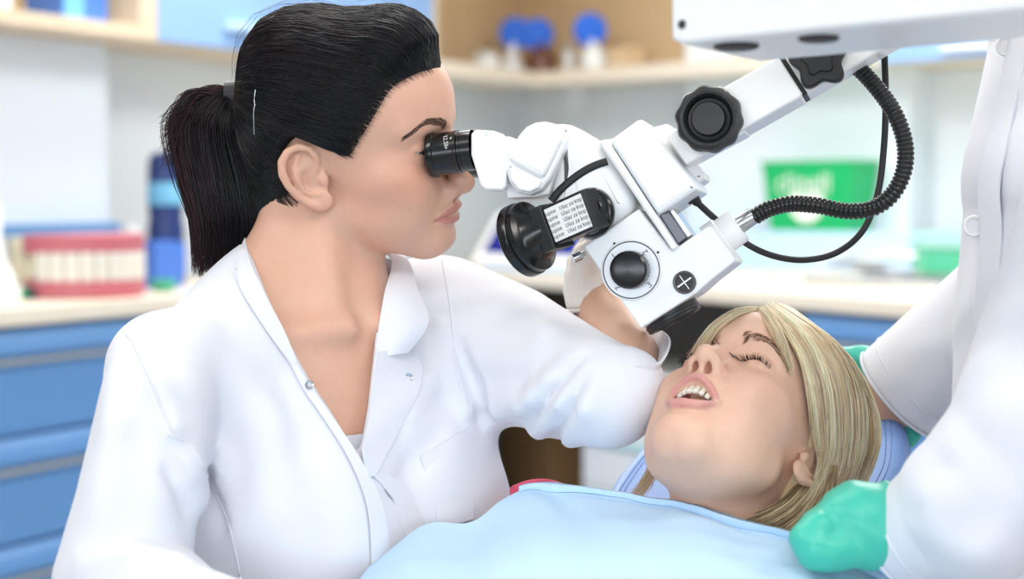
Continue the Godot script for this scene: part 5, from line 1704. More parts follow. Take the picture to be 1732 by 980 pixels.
func build_right() -> void:
	# a deep worktop in front of the right wall
	var f0 := K * P(815, 479, 5.85); var f1 := K * P(1525, 537, 4.203)
	var dir := Vector2(f1.x - f0.x, f1.z - f0.z).normalized()
	var a := Vector2(f0.x, f0.z); var b := Vector2(f1.x, f1.z) + dir * 1.2
	var inv := FR.affine_inverse()
	var q0 := inv * Vector3(a.x, 0, a.y); var q1 := inv * Vector3(b.x, 0, b.y)
	var t := thing("worktop", "deep cream worktop below the green tub", "worktop", at(FR, 1.5, WT - 0.042, 0.2))
	# it starts where the left worktop ends
	var cb := inv * (FL * Vector3(LEND + 0.003, 0, -0.597)); var cf := inv * (FL * Vector3(LEND + 0.003, 0, 0.025)); var cw := inv * (FL * Vector3(wall_corner, 0, -0.6))
	var top := MB.new()
	top.prism(rounded([Vector2(cb.x, cb.z), Vector2(cw.x + 0.01, -0.328), Vector2(4.2, -0.328), Vector2(q1.x, q1.z), Vector2(q0.x, q0.z), Vector2(cf.x, cf.z)], 0.004, 2), 0.0, 0.042, 0.006, 3)
	part("top", top, M.cream_laminate, t, FR * Transform3D(Basis(Vector3(1, 0, 0), Vector3(0, 0, 1), Vector3(0, -1, 0)), Vector3(0, WT, 0)))
	# fronts below it follow its edge
	var FW := Transform3D(Basis(Vector3(dir.x, 0, dir.y), Vector3.UP, Vector3(dir.x, 0, dir.y).cross(Vector3.UP)), Vector3(a.x, 0, a.y))
	var u0 := loc(FW, 1362, 560, -0.03).x
	drawer_unit("drawer_cabinet", "blue drawer cabinet behind the blonde woman's headrest", FW, u0, u0 + 0.8, -0.03, 0.5, [0.856, 0.700, 0.45, 0.11], "blue drawer cabinets of the right run")
	drawer_unit("drawer_cabinet", "blue drawer cabinet behind the standing helper", FW, u0 + 0.804, u0 + 1.4, -0.03, 0.5, [0.856, 0.700, 0.45, 0.11], "blue drawer cabinets of the right run")
	var w0 := loc(FW, 985, 790, -0.1).x; var w1 := loc(FW, 1220, 790, -0.1).x
	t = thing("white_pedestal", "white drawer pedestal with pale green grips in the knee space", "cabinet", at(FW, (w0 + w1) / 2, 0, -0.35))
	part("body", slab_box(w0, w1, 0.06, 0.62, -0.6, -0.12), M.white_laminate, t, FW)
	for k in 3:
		var d := part("drawer", slab_box(w0 + 0.002, w1 - 0.002, 0.07 + 0.18 * k, 0.245 + 0.18 * k, -0.119, -0.1, 0.003), M.white_laminate, t, FW)
		part("grip", slab_box(w0 + 0.03, w1 - 0.03, 0.205 + 0.18 * k, 0.228 + 0.18 * k, -0.099, -0.088, 0.004), M.pale_green_plastic, d, FW)
	for x in [w0 + 0.05, w1 - 0.05]:
		for z in [-0.55, -0.16]:
			var cst := MB.new()
			cst.lathe([Vector2(0, -0.012), Vector2(0.028, -0.012), Vector2(0.03, -0.008), Vector2(0.03, 0.008), Vector2(0.028, 0.012), Vector2(0, 0.012)], Vector3(x, 0.03, z), Vector3(1, 0, 0), 20)
			part("castor", cst, M.black_rubber, t, FW)
	# back panel of the knee space and a brown box in it
	var k0 := loc(FW, 832, 800, -0.62).x
	t = thing("knee_space_panel", "grey-brown back panel of the open knee space", "panel", at(FW, 0.5, 0, -0.62))
	part("panel", slab_box(k0 + 0.2, u0, 0.0, WT - 0.044, -0.66, -0.62), M.taupe_panel, t, FW)
	t = thing("storage_box", "brown cardboard box standing in the knee space", "box", at(FW, k0 + 0.28, 0, -0.4))
	var bx0 := loc(FW, 846, 850, -0.35).x; var bx1 := loc(FW, 932, 850, -0.35).x
	part("carton", slab_box(bx0, bx1, 0.0, 0.40, -0.58, -0.35, 0.004), M.cardboard, t, FW)
	part("flap", slab_box(bx0, bx1, 0.40, 0.405, -0.58, -0.47, 0.001), M.cardboard, t, FW)
	part("flap", slab_box(bx0, bx1, 0.40, 0.405, -0.46, -0.35, 0.001), M.cardboard, t, FW)
	# ledge with the green tub
	t = thing("ledge", "pale blue ledge along the back of the right worktop", "ledge", at(FR, 1.2, WT, -0.2))
	var g0 := loc(FR, 1537, 400, 0.0).x
	part("rail", slab_box(0.0, g0, WT, 1.03, -0.209, -0.02, 0.006), M.pale_blue_plastic, t, FR)
	build_tub()

func build_tub() -> void:
	var z := -0.04
	var a := loc(FR, 1293, 281, z); var b := loc(FR, 1445, 281, z); var c := loc(FR, 1303, 388, z); var d := loc(FR, 1432, 390, z)
	var y0 := 1.03; var y1 := a.y
	var t := thing("wipes_tub", "green plastic tub of wipes with white lettering on the pale blue ledge", "tub", at(FR, (a.x + b.x) / 2, y0, z - 0.07))
	var m := MB.new()
	var dz := 0.13
	var lo := [Vector3(c.x, y0, z), Vector3(d.x, y0, z), Vector3(d.x, y0, z - dz), Vector3(c.x, y0, z - dz)]
	var hi := [Vector3(a.x, y1, z + 0.012), Vector3(b.x, y1, z + 0.012), Vector3(b.x, y1, z - dz - 0.012), Vector3(a.x, y1, z - dz - 0.012)]
	for i in 4: m.flat_quad(lo[i], lo[(i + 1) % 4], hi[(i + 1) % 4], hi[i])
	m.flat_quad(lo[3], lo[2], lo[1], lo[0])
	part("tub", m, M.green_plastic, t, FR)
	part("lid", slab_box(a.x - 0.006, b.x + 0.006, y1, y1 + 0.016, z - dz - 0.016, z + 0.016, 0.004), M.green_plastic, t, FR)
	var tm := dial_text("clinell", 0.085)
	part("lettering", tm, M.print_white, t, at(FR, loc(FR, 1362, 298, z).x, y1 - 0.062, z + 0.0115))
	var bub := MB.new()
	var pts := []
	for i in 24: pts.append(Vector2(cos(TAU * i / 24) * 0.068, sin(TAU * i / 24) * 0.062))
	bub.prism(PackedVector2Array(pts), 0.0, 0.001, 0.0003, 1)
	var e := loc(FR, 1366, 345, z)
	part("emblem", bub, M.print_white, t, at(FR, e.x, e.y, z + 0.006))
	var ring := MB.new()
	ring.lathe([Vector2(0.030, 0.0), Vector2(0.030, 0.0015), Vector2(0.024, 0.0015), Vector2(0.024, 0.0)], Vector3(0, 0, 0), Vector3(0, 0, 1), 24)
	part("emblem", ring, M.green_plastic, t, at(FR, e.x, e.y, z + 0.0068))

func jar(f: Transform3D, px: float, py: float, z: float, y: float, r: float, h: float, body: Material, label: String) -> void:
	var p := loc(f, px, py, z)
	var t := thing("jar", label, "jar", at(f, p.x, y, z), "jars with blue lids on the corner shelf")
	var b := MB.new()
	b.lathe([Vector2(0, 0), Vector2(r * 0.9, 0), Vector2(r, 0.006), Vector2(r, h * 0.8), Vector2(r * 0.85, h), Vector2(0, h)], Vector3(p.x, y, z), Vector3.UP, 32)
	part("jar_body", b, body, t, f)
	# a wide round lid tipped towards the room
	var l := MB.new()
	var top := Vector3(p.x, p.y, z + 0.02)
	var dir := (f.affine_inverse().basis * (K.basis * Vector3(0.05, -0.15, 1))).normalized()
	l.lathe([Vector2(0, -0.012), Vector2(0.058, -0.012), Vector2(0.063, -0.006), Vector2(0.063, 0.006), Vector2(0.057, 0.012), Vector2(0.03, 0.014), Vector2(0, 0.014)], top, dir, 40)
	var ld := part("lid", l, M.vivid_blue, t, f, "round bright blue lid")
	var nk := MB.new()
	nk.tube(PackedVector3Array([Vector3(p.x, y + h - 0.004, z), top - dir * 0.01]), PackedFloat32Array([r * 0.5, 0.02]), 16)
	part("neck", nk, body, t, f)

func build_items() -> void:
	var sy := UP0 + 0.05
	jar(FL, 864, 57, -0.44, sy, 0.045, 0.06, M.white_laminate, "white jar with bright blue lid at the left of the corner shelf group")
	jar(FR, 915, 59, -0.14, sy, 0.058, 0.085, M.brown_glass, "brown jar with bright blue lid on the corner shelf")
	jar(FR, 1004, 51, -0.14, sy, 0.05, 0.08, M.white_laminate, "white jar with bright blue lid standing alone on the corner shelf")
	for q in [[822, 100, 0.05, 0.075, "low white pot beside the jars on the corner shelf"], [962, 90, 0.02, 0.11, "slim grey-white bottle between the jars on the corner shelf"]]:
		var p := loc(FR if q[0] > 908 else FL, q[0], q[1], -0.14 if q[0] > 908 else -0.42)
		var f := FR if q[0] > 908 else FL
		var z := -0.14 if q[0] > 908 else -0.42
		var t := thing("pot", q[4], "pot", at(f, p.x, sy, z))
		var b := MB.new()
		b.lathe([Vector2(0, 0), Vector2(q[2] * 0.85, 0), Vector2(q[2], 0.008), Vector2(q[2], q[3] * 0.75), Vector2(q[2] * 0.8, q[3] * 0.82)], Vector3(p.x, sy, z), Vector3.UP, 28)
		part("pot_body", b, M.white_laminate, t, f)
		var l := MB.new()
		l.lathe([Vector2(q[2] * 0.85, q[3] * 0.8), Vector2(q[2] * 0.85, q[3] * 0.97), Vector2(q[2] * 0.75, q[3]), Vector2(0, q[3])], Vector3(p.x, sy, z), Vector3.UP, 28)
		part("cap", l, M.grip_grey, t, f)
	var bg := loc(FR, 1060, 95, -0.2)
	var tb := thing("carton", "small beige carton at the right of the jars on the corner shelf", "box", at(FR, bg.x, sy, -0.2))
	part("box", slab_box(bg.x - 0.045, bg.x + 0.045, sy, sy + 0.085, -0.26, -0.14, 0.004), M.cardboard_pale, tb, FR)
	part("flap", slab_box(bg.x - 0.045, bg.x + 0.045, sy + 0.085, sy + 0.088, -0.26, -0.2, 0.001), M.cardboard_pale, tb, FR)
	var wb := loc(FR, 1226, 92, -0.15)
	tb = thing("paper_box", "white paper box on the cream shelf behind the microscope arm", "box", at(FR, wb.x, sy, -0.15))
	part("box", slab_box(wb.x - 0.10, wb.x + 0.10, sy, sy + 0.11, -0.26, -0.05, 0.004), M.white_laminate, tb, FR)
	part("lid", slab_box(wb.x - 0.104, wb.x + 0.104, sy + 0.111, sy + 0.135, -0.264, -0.046, 0.004), M.paper, tb, FR)
	# blue box on the open shelf
	var p := loc(FL, 143, 10, -0.33)
	var q0 := loc(FL, 106, 10, -0.33).x; var q1 := loc(FL, 181, 10, -0.33).x
	var t := thing("product_box", "blue cardboard box standing in the open wall shelf", "box", at(FL, p.x, UP0 + 0.036, -0.4))
	part("box", slab_box(q0, q1, UP0 + 0.036, UP0 + 0.2, -0.46, -0.33, 0.002), M.box_blue, t, FL)
	part("printed_panel", slab_box(q0 + 0.006, (q0 + q1) / 2 - 0.005, UP0 + 0.045, UP0 + 0.19, -0.3299, -0.329, 0.0003), M.box_cyan, t, FL)
	var wp := loc(FL, 3, 8, -0.35)
	t = thing("white_pot", "white pot at the edge of the open wall shelf", "pot", at(FL, wp.x - 0.03, UP0 + 0.036, -0.35))
	var wpb := MB.new()
	wpb.lathe([Vector2(0, 0), Vector2(0.035, 0), Vector2(0.045, 0.01), Vector2(0.05, 0.1), Vector2(0.045, 0.1), Vector2(0.04, 0.02), Vector2(0, 0.015)], Vector3(wp.x - 0.03, UP0 + 0.036, -0.35), Vector3.UP, 28)
	part("pot_body", wpb, M.white_laminate, t, FL)
	build_teeth_model()
	# power outlet on the pale panel
	var o0 := loc(FL, 20, 425, -0.449); var o1 := loc(FL, 104, 425, -0.449)
	t = thing("socket_box", "beige double socket box standing against the blue ledge", "socket", at(FL, (o0.x + o1.x) / 2, WT, -0.37))
	var sy0 := loc(FL, 60, 457, -0.36).y; var sy1 := loc(FL, 60, 400, -0.36).y
	var s0 := loc(FL, 20, 425, -0.36).x; var s1 := loc(FL, 104, 425, -0.36).x
	part("box", slab_box(s0, s1, WT, sy1, -0.398, -0.36, 0.005), M.beige_plastic, t, FL)
	for k in 2:
		var c := loc(FL, 47 + 32 * k, 427, -0.36)
		var rg := MB.new()
		rg.lathe([Vector2(0.021, 0.0), Vector2(0.021, 0.003), Vector2(0.018, 0.003), Vector2(0.0175, 0.0005), Vector2(0.0, 0.0005)], Vector3(c.x, c.y, -0.3605), Vector3(0, 0, 1), 28)
		part("outlet", rg, M.beige_plastic, t, FL)
	# white device cut by the frame, at the far left
	var dv := loc(FL, 4, 440, -0.16)
	t = thing("curing_lamp_stand", "white rounded stand of a small device on the left worktop", "device", at(FL, dv.x - 0.03, WT, -0.16))
	var db := MB.new()
	db.lathe([Vector2(0, 0), Vector2(0.055, 0), Vector2(0.062, 0.006), Vector2(0.062, 0.035), Vector2(0.050, 0.055), Vector2(0.030, 0.10), Vector2(0.022, 0.16), Vector2(0.020, 0.22), Vector2(0.014, 0.235), Vector2(0, 0.238)], Vector3(dv.x - 0.03, WT, -0.16), Vector3.UP, 32)
	part("stand", db, M.white_enamel, t, FL)
	var bt := MB.new()
	bt.lathe([Vector2(0.007, 0), Vector2(0.007, 0.003), Vector2(0, 0.004)], Vector3(dv.x - 0.015, WT + 0.045, -0.105), Vector3(0, 0.4, 1), 16)
	part("button", bt, M.grip_grey, t, FL)
	# blister pack with a green toothbrush
	var b0 := loc(FL, 20, 470, -0.2).x; var b1 := loc(FL, 93, 470, -0.2).x
	t = thing("toothbrush_pack", "green and blue toothbrush in its pack on the worktop", "toothbrush", at(FL, (b0 + b1) / 2, WT, -0.2))
	var tp := MB.new()
	tp.prism(rounded([Vector2(b0, 0.0), Vector2(b1 - 0.01, 0.0), Vector2(b1, 0.012), Vector2(b1 - 0.012, 0.026), Vector2(b0 + 0.02, 0.024), Vector2(b0, 0.012)], 0.008, 4), -0.225, -0.185, 0.004, 3)
	part("handle", tp, M.green_plastic, t, at(FL, 0, WT, 0))
	part("grip", slab_box(b0 + 0.03, b1 - 0.035, WT + 0.005, WT + 0.02, -0.185, -0.179, 0.003), M.deep_blue, t, FL)
	part("head", slab_box(b1 - 0.03, b1 - 0.008, WT + 0.004, WT + 0.023, -0.185, -0.176, 0.005), M.teal_plastic, t, FL)
	# blue card box and a green dish right of the teeth
	var c0 := loc(FL, 262, 430, -0.22).x; var c1 := loc(FL, 309, 430, -0.22).x
	var cy := loc(FL, 285, 410, -0.22).y
	t = thing("card_box", "blue card box leaning behind the pink teeth model", "box", at(FL, (c0 + c1) / 2, WT, -0.24))
	part("box", slab_box(c0, c1, WT, cy, -0.27, -0.22, 0.003), M.box_blue, t, FL)
	part("flap", slab_box(c0, c1, cy, cy + 0.003, -0.27, -0.245, 0.001), M.box_blue, t, FL)
	var g0 := loc(FL, 276, 465, -0.12)
	t = thing("dish", "small green dish in front of the blue card box", "dish", at(FL, g0.x, WT, -0.12))
	var ds := MB.new()
	ds.lathe([Vector2(0, 0), Vector2(0.022, 0), Vector2(0.032, 0.012), Vector2(0.033, 0.032), Vector2(0.030, 0.032), Vector2(0.028, 0.012), Vector2(0, 0.006)], Vector3(g0.x, WT, -0.12), Vector3.UP, 28)
	part("bowl", ds, M.teal_plastic, t, FL)
	# dark blue dispenser bottle behind the ponytail
	var k0 := loc(FL, 280, 320, -0.38)
	t = thing("dispenser_bottle", "dark blue dispenser bottle behind the black ponytail", "bottle", at(FL, k0.x, WT, -0.38))
	var top := loc(FL, 280, 258, -0.38).y
	var hh := top - WT
	var kb := MB.new()
	kb.lathe([Vector2(0, 0), Vector2(0.048, 0), Vector2(0.052, 0.006), Vector2(0.052, hh * 0.42), Vector2(0.046, hh * 0.5), Vector2(0.050, hh * 0.58), Vector2(0.050, hh * 0.88), Vector2(0.044, hh * 0.97), Vector2(0.030, hh), Vector2(0, hh)], Vector3(k0.x, WT, -0.38), Vector3.UP, 36)
	part("bottle", kb, M.deep_blue, t, FL)
	var kl := MB.new()
	kl.lathe([Vector2(0.0505, hh * 0.6), Vector2(0.0515, hh * 0.61), Vector2(0.0515, hh * 0.76), Vector2(0.0505, hh * 0.77)], Vector3(k0.x, WT, -0.38), Vector3.UP, 36)
	part("label", kl, M.box_cyan, t, FL, "pale blue bottle label")
	var ko := MB.new()
	ko.lathe([Vector2(0.0525, hh * 0.06), Vector2(0.0535, hh * 0.07), Vector2(0.0535, hh * 0.30), Vector2(0.0525, hh * 0.31)], Vector3(k0.x, WT, -0.38), Vector3.UP, 36)
	part("label", ko, M.vivid_blue, t, FL)
	var wc := loc(FL, 222, 350, -0.42)
	t = thing("white_bottle", "white plastic bottle beside the dark blue dispenser bottle", "bottle", at(FL, wc.x, WT, -0.42))
	var wbm := MB.new()
	wbm.lathe([Vector2(0, 0), Vector2(0.04, 0), Vector2(0.042, 0.004), Vector2(0.042, 0.10), Vector2(0.02, 0.13), Vector2(0.016, 0.14)], Vector3(wc.x, WT, -0.42), Vector3.UP, 28)
	part("bottle", wbm, M.white_laminate, t, FL)
	var wcp := MB.new()
	wcp.lathe([Vector2(0.018, 0.138), Vector2(0.018, 0.16), Vector2(0.015, 0.165), Vector2(0, 0.165)], Vector3(wc.x, WT, -0.42), Vector3.UP, 20)
	part("cap", wcp, M.white_laminate, t, FL)
	build_screen()
	# papers and a tray at the right end
	var r0 := loc(FR, 1490, 475, 0.55)
	t = thing("instrument_tray", "grey metal tray on the right worktop under a stack of papers", "tray", at(FR, r0.x, WT, 0.55))
	part("tray", slab_box(r0.x - 0.16, r0.x + 0.28, WT, WT + 0.012, 0.4, 0.7, 0.005), M.steel, t, FR)
	for z in [0.402, 0.698]: part("rim", slab_box(r0.x - 0.16, r0.x + 0.28, WT + 0.012, WT + 0.02, z - 0.004, z + 0.004, 0.002), M.steel, t, FR)
	rng.seed = 77
	for i in 3:
		t = thing("paper_sheet", ["lowest white sheet of the loose pile on the grey metal tray", "middle white sheet of the loose pile on the grey metal tray", "topmost white sheet of the loose pile on the grey metal tray"][i], "paper", at(FR, r0.x - 0.04, WT + 0.014 + i * 0.008, 0.55), "papers on the tray")
		var rows := []
		for r in 6:
			var line := PackedVector3Array()
			for c in 6: line.append(Vector3(c * 0.05 - 0.125 + rng.randf_range(-0.002, 0.002), 0.006 * sin(c * 1.1 + i * 2.0) + 0.004 * sin(r * 1.3 + i), 0.1 - r * 0.04))
			rows.append(line)
		var sh := MB.new()
		sh.slab(rows, 0.0006)
		part("sheet", sh, M.paper, t, FR * Transform3D(Basis(Vector3.UP, rng.randf_range(-0.4, 0.4)), Vector3(r0.x - 0.04, WT + 0.036 + i * 0.022, 0.55)))
	var gb := loc(FR, 1582, 430, -0.05)
	gb.x = maxf(gb.x, loc(FR, 1537, 400, 0.0).x + 0.125)
	t = thing("storage_tub", "teal green storage tub in the recess beside the standing helper", "tub", at(FR, gb.x, WT, -0.15))
	var gh := loc(FR, 1582, 392, 0.0).y
	part("tub", slab_box(gb.x - 0.11, gb.x + 0.2, WT, lerpf(WT, gh, 0.6), -0.25, 0.0, 0.012), M.teal_plastic, t, FR)
	part("lid", slab_box(gb.x - 0.115, gb.x + 0.205, lerpf(WT, gh, 0.6), gh, -0.255, 0.005, 0.012), M.pale_teal, t, FR)

func build_teeth_model() -> void:
	# an oversized pair of jaws: two pink arches with sixteen visible teeth each
	var z := -0.10
	var c := loc(FL, 180, 470, z)
	var t := thing("teeth_model", "pink plastic demonstration jaws with white teeth on the left worktop", "dental model", at(FL, c.x, WT, z - 0.05))
	var w := (loc(FL, 254, 470, z).x - loc(FL, 104, 470, z).x) / 2
	var y1 := loc(FL, 180, 396, z).y
	var h := y1 - WT
	var TM := at(FL, c.x, WT, z - 0.06)
	for row in 2:
		var b := MB.new()
		var poly := []
		for i in 25:
			var a := PI * i / 24.0
			poly.append(Vector2(cos(a) * w * (1.0 - 0.12 * sin(a)), -sin(a) * w * 1.0 + 0.02))
		poly.append(Vector2(-w, 0.06)); poly.append(Vector2(w, 0.06))
		b.prism(PackedVector2Array(poly), 0.0, h * 0.30, 0.006, 3)
		part("gum", b, M.gum_pink, t, TM * Transform3D(Basis(Vector3(1, 0, 0), Vector3(0, 0, -1), Vector3(0, 1, 0)), Vector3(0, 0.0 if row == 0 else h * 0.70, 0)), "upper pink gum" if row else "lower pink gum")
		for k in 14:
			var a := PI * (k + 0.5) / 14.0
			var big := 1.0 if absf(k - 6.5) > 3 else 0.85
			var p := Vector3(cos(a) * (w - 0.006) * (1.0 - 0.12 * sin(a)), 0, sin(a) * (w - 0.006) - 0.02)
			var m := MB.new()
			var ww := w * 0.115 * big
			m.prism(rounded([Vector2(-ww * 0.8, 0.0), Vector2(ww * 0.8, 0.0), Vector2(ww, h * 0.16), Vector2(ww * 0.85, h * 0.235), Vector2(-ww * 0.85, h * 0.235), Vector2(-ww, h * 0.16)], 0.003, 3), -0.007, 0.007, 0.004, 3)
			var yb := h * 0.27 if row == 0 else h * 0.73
			var bs := Basis(Vector3.UP, PI / 2 - a)
			if row == 1: bs = bs * Basis(Vector3(0, 0, 1), PI)
			part("tooth", m, M.tooth, t, TM * Transform3D(bs, p + Vector3(0, yb, 0)))

func build_screen() -> void:
	# a tilted control screen on the worktop behind the dentist's face
	var z := 0.72
	var a := loc(FR, 812, 417, z); var b := loc(FR, 968, 424, z)
	var t := thing("control_screen", "white control panel with a dark blue screen on the worktop behind the eyecup", "screen", at(FR, (a.x + b.x) / 2, WT, z - 0.1))
	var wd := b.x - a.x
	var tilt := Basis(Vector3(1, 0, 0), deg_to_rad(-38))
	var o := at(FR, (a.x + b.x) / 2, WT + 0.046, z) * Transform3D(tilt, Vector3.ZERO)
	part("casing", slab_box(-wd / 2 - 0.035, wd / 2 + 0.035, -0.02, 0.19, -0.03, 0.0, 0.008), M.white_enamel, t, o)
	part("screen", slab_box(-wd / 2, wd / 2, 0.012, 0.165, 0.0, 0.001, 0.0004), M.screen_blue, t, o, "dark blue screen")
	part("foot", slab_box(-wd / 2, wd / 2, 0.001, 0.03, -0.14, 0.0, 0.006), M.pale_blue_plastic, t, at(FR, (a.x + b.x) / 2, WT, z))

func grain(col: Color, amount: float, freq: float, stretch := Vector3.ONE) -> Dictionary:      # faint mottling of a surface's own colour
	var n := FastNoiseLite.new()
	n.seed = 9; n.frequency = freq; n.fractal_octaves = 4
	var t := NoiseTexture2D.new()
	t.width = 256; t.height = 256; t.noise = n; t.seamless = true
	var g := Gradient.new()
	g.set_color(0, Color(1 - amount, 1 - amount, 1 - amount)); g.set_color(1, Color.WHITE)
	t.color_ramp = g
	return {"albedo_texture": t, "uv1_triplanar": true, "uv1_scale": stretch}

func materials() -> void:
	cnoise.seed = 3; cnoise.frequency = 0.05
	M.skin = mat(Color.WHITE, 0.46, 0.0, {"vertex_color_use_as_albedo": true, "subsurf_scatter_enabled": true, "subsurf_scatter_strength": 0.12})
	M.coat = mat(Color(0.885, 0.892, 0.92), 0.85, 0.0, {"rim_enabled": true, "rim": 0.15})
	M.button = mat(Color(0.92, 0.92, 0.93), 0.3)
	M.dark_hair = mat(Color.WHITE, 0.32, 0.0, {"vertex_color_use_as_albedo": true, "metallic_specular": 0.4})
	M.blond_hair = mat(Color.WHITE, 0.42, 0.0, {"vertex_color_use_as_albedo": true})
	M.black_rubber = mat(Color(0.10, 0.10, 0.11), 0.5)
	M.black_plastic = mat(Color(0.12, 0.12, 0.125), 0.42)
	M.black_gloss = mat(Color(0.07, 0.07, 0.075), 0.22)
	M.gunmetal = mat(Color(0.32, 0.31, 0.31), 0.35, 0.8)
	M.steel = mat(Color(0.78, 0.79, 0.80), 0.22, 1.0)
	M.brushed = mat(Color(0.88, 0.89, 0.90), 0.4, 0.25)
	M.blue_steel = mat(Color(0.11, 0.14, 0.22), 0.12)
	M.dark_glass = mat(Color(0.03, 0.03, 0.05), 0.05)
	M.wet = mat(Color.WHITE, 0.08, 0.0, {"vertex_color_use_as_albedo": true})
	M.latex = mat(Color(0.90, 0.875, 0.84), 0.42)
	M.green_glove = mat(Color(0.25, 0.74, 0.65), 0.40)
	M.tooth = mat(Color(0.93, 0.91, 0.86), 0.22)
	M.tongue = mat(Color(0.62, 0.30, 0.29), 0.35)
	M.pink_cloth = mat(Color(0.88, 0.33, 0.45), 0.8)
	M.bib = mat(Color(0.75, 0.87, 0.975), 0.9)
	M.blue_vinyl = mat(Color(0.53, 0.67, 0.90), 0.45)
	M.blue_thread = mat(Color(0.42, 0.55, 0.80), 0.8)
	M.white_enamel = mat(Color(0.955, 0.96, 0.96), 0.32)
	M.print_white = mat(Color(0.93, 0.93, 0.92), 0.6)
	M.print_black = mat(Color(0.09, 0.09, 0.1), 0.6)
	M.print_grey = mat(Color(0.36, 0.36, 0.37), 0.7)
	M.paper = mat(Color(0.93, 0.93, 0.92), 0.85)
	M.wall = mat(Color(0.87, 0.90, 0.92), 0.8)
	M.wall_panel = mat(Color(0.88, 0.92, 0.95), 0.55)
	M.ceiling = mat(Color(0.93, 0.93, 0.93), 0.9)
	M.floor = mat(Color(0.72, 0.73, 0.74), 0.45)
	M.blue_laminate = mat(Color(0.37, 0.56, 0.77), 0.45)
	M.blue_door = mat(Color(0.55, 0.70, 0.89), 0.4)
	M.blue_side = mat(Color(0.37, 0.56, 0.77), 0.5)
	M.grip_grey = mat(Color(0.68, 0.68, 0.66), 0.5)
	M.dark_plinth = mat(Color(0.25, 0.26, 0.28), 0.6)
	M.cream_laminate = mat(Color(0.92, 0.88, 0.81), 0.4, 0.0, grain(Color.WHITE, 0.05, 0.08, Vector3(1, 4, 4)))
	M.beige_wood = mat(Color(0.89, 0.82, 0.71), 0.5, 0.0, grain(Color.WHITE, 0.07, 0.05, Vector3(1, 6, 6)))
	M.tan_wood = mat(Color(0.87, 0.76, 0.60), 0.5, 0.0, grain(Color.WHITE, 0.07, 0.05, Vector3(1, 6, 6)))
	M.white_laminate = mat(Color(0.93, 0.94, 0.94), 0.4)
	M.pale_blue_plastic = mat(Color(0.74, 0.85, 0.96), 0.4)
	M.pale_green_plastic = mat(Color(0.72, 0.86, 0.86), 0.4)
	M.taupe_panel = mat(Color(0.46, 0.42, 0.38), 0.7)
	M.cardboard = mat(Color(0.62, 0.48, 0.32), 0.85, 0.0, grain(Color.WHITE, 0.12, 0.06))
	M.cardboard_pale = mat(Color(0.87, 0.77, 0.62), 0.85)
	M.green_plastic = mat(Color(0.0, 0.66, 0.38), 0.4)
	M.teal_plastic = mat(Color(0.30, 0.70, 0.56), 0.4)
	M.pale_teal = mat(Color(0.62, 0.82, 0.80), 0.4)
	M.vivid_blue = mat(Color(0.03, 0.40, 0.88), 0.4)
	M.deep_blue = mat(Color(0.10, 0.19, 0.42), 0.3)
	M.box_blue = mat(Color(0.28, 0.47, 0.82), 0.5)
	M.box_cyan = mat(Color(0.45, 0.72, 0.86), 0.5)
	M.beige_plastic = mat(Color(0.80, 0.79, 0.70), 0.45)
	M.gum_pink = mat(Color(0.78, 0.42, 0.46), 0.4)
	M.brown_glass = mat(Color(0.42, 0.22, 0.12), 0.25)
	M.screen_blue = mat(Color(0.05, 0.12, 0.50), 0.25)
	M.added_lamp_panel = mat(Color(0.95, 0.95, 0.95), 0.5, 0.0, {"emission_enabled": true, "emission": Color(1.0, 0.99, 0.97), "emission_energy_multiplier": 2.0})
	M.added_lamp_frame = mat(Color(0.9, 0.9, 0.9), 0.4)

# unseen light panels added overhead: glowing sheet, frame and an equal light below
func added_ceiling_lamp(x: float, z: float, w: float, d: float, energy: float, label: String) -> void:
	var t := thing("added_ceiling_lamp", label, "added ceiling light", Transform3D(Basis.IDENTITY, Vector3(x, 2.75, z)), "square light panels added to the ceiling")
	part("frame", slab_box(x - w / 2 - 0.03, x + w / 2 + 0.03, 2.72, 2.75, z - d / 2 - 0.03, z + d / 2 + 0.03, 0.004), M.added_lamp_frame, t)
	part("glowing_panel", slab_box(x - w / 2, x + w / 2, 2.712, 2.7195, z - d / 2, z + d / 2, 0.0), M.added_lamp_panel, t)
	var l := AreaLight3D.new()
	l.area_size = Vector2(w, d)
	l.light_energy = energy; l.light_color = Color(1.0, 0.985, 0.965); l.shadow_enabled = true
	l.area_range = 14.0
	add_child(l)
	l.transform = Transform3D(Basis(Vector3(1, 0, 0), Vector3(0, 0, -1), Vector3(0, 1, 0)), Vector3(x, 2.70, z))

var jobs := {}
func job(called: String, f: Callable) -> void:
	var th := Thread.new()
	th.start(f)
	jobs[called] = th
func done(called: String) -> MB:
	return jobs[called].wait_to_finish()

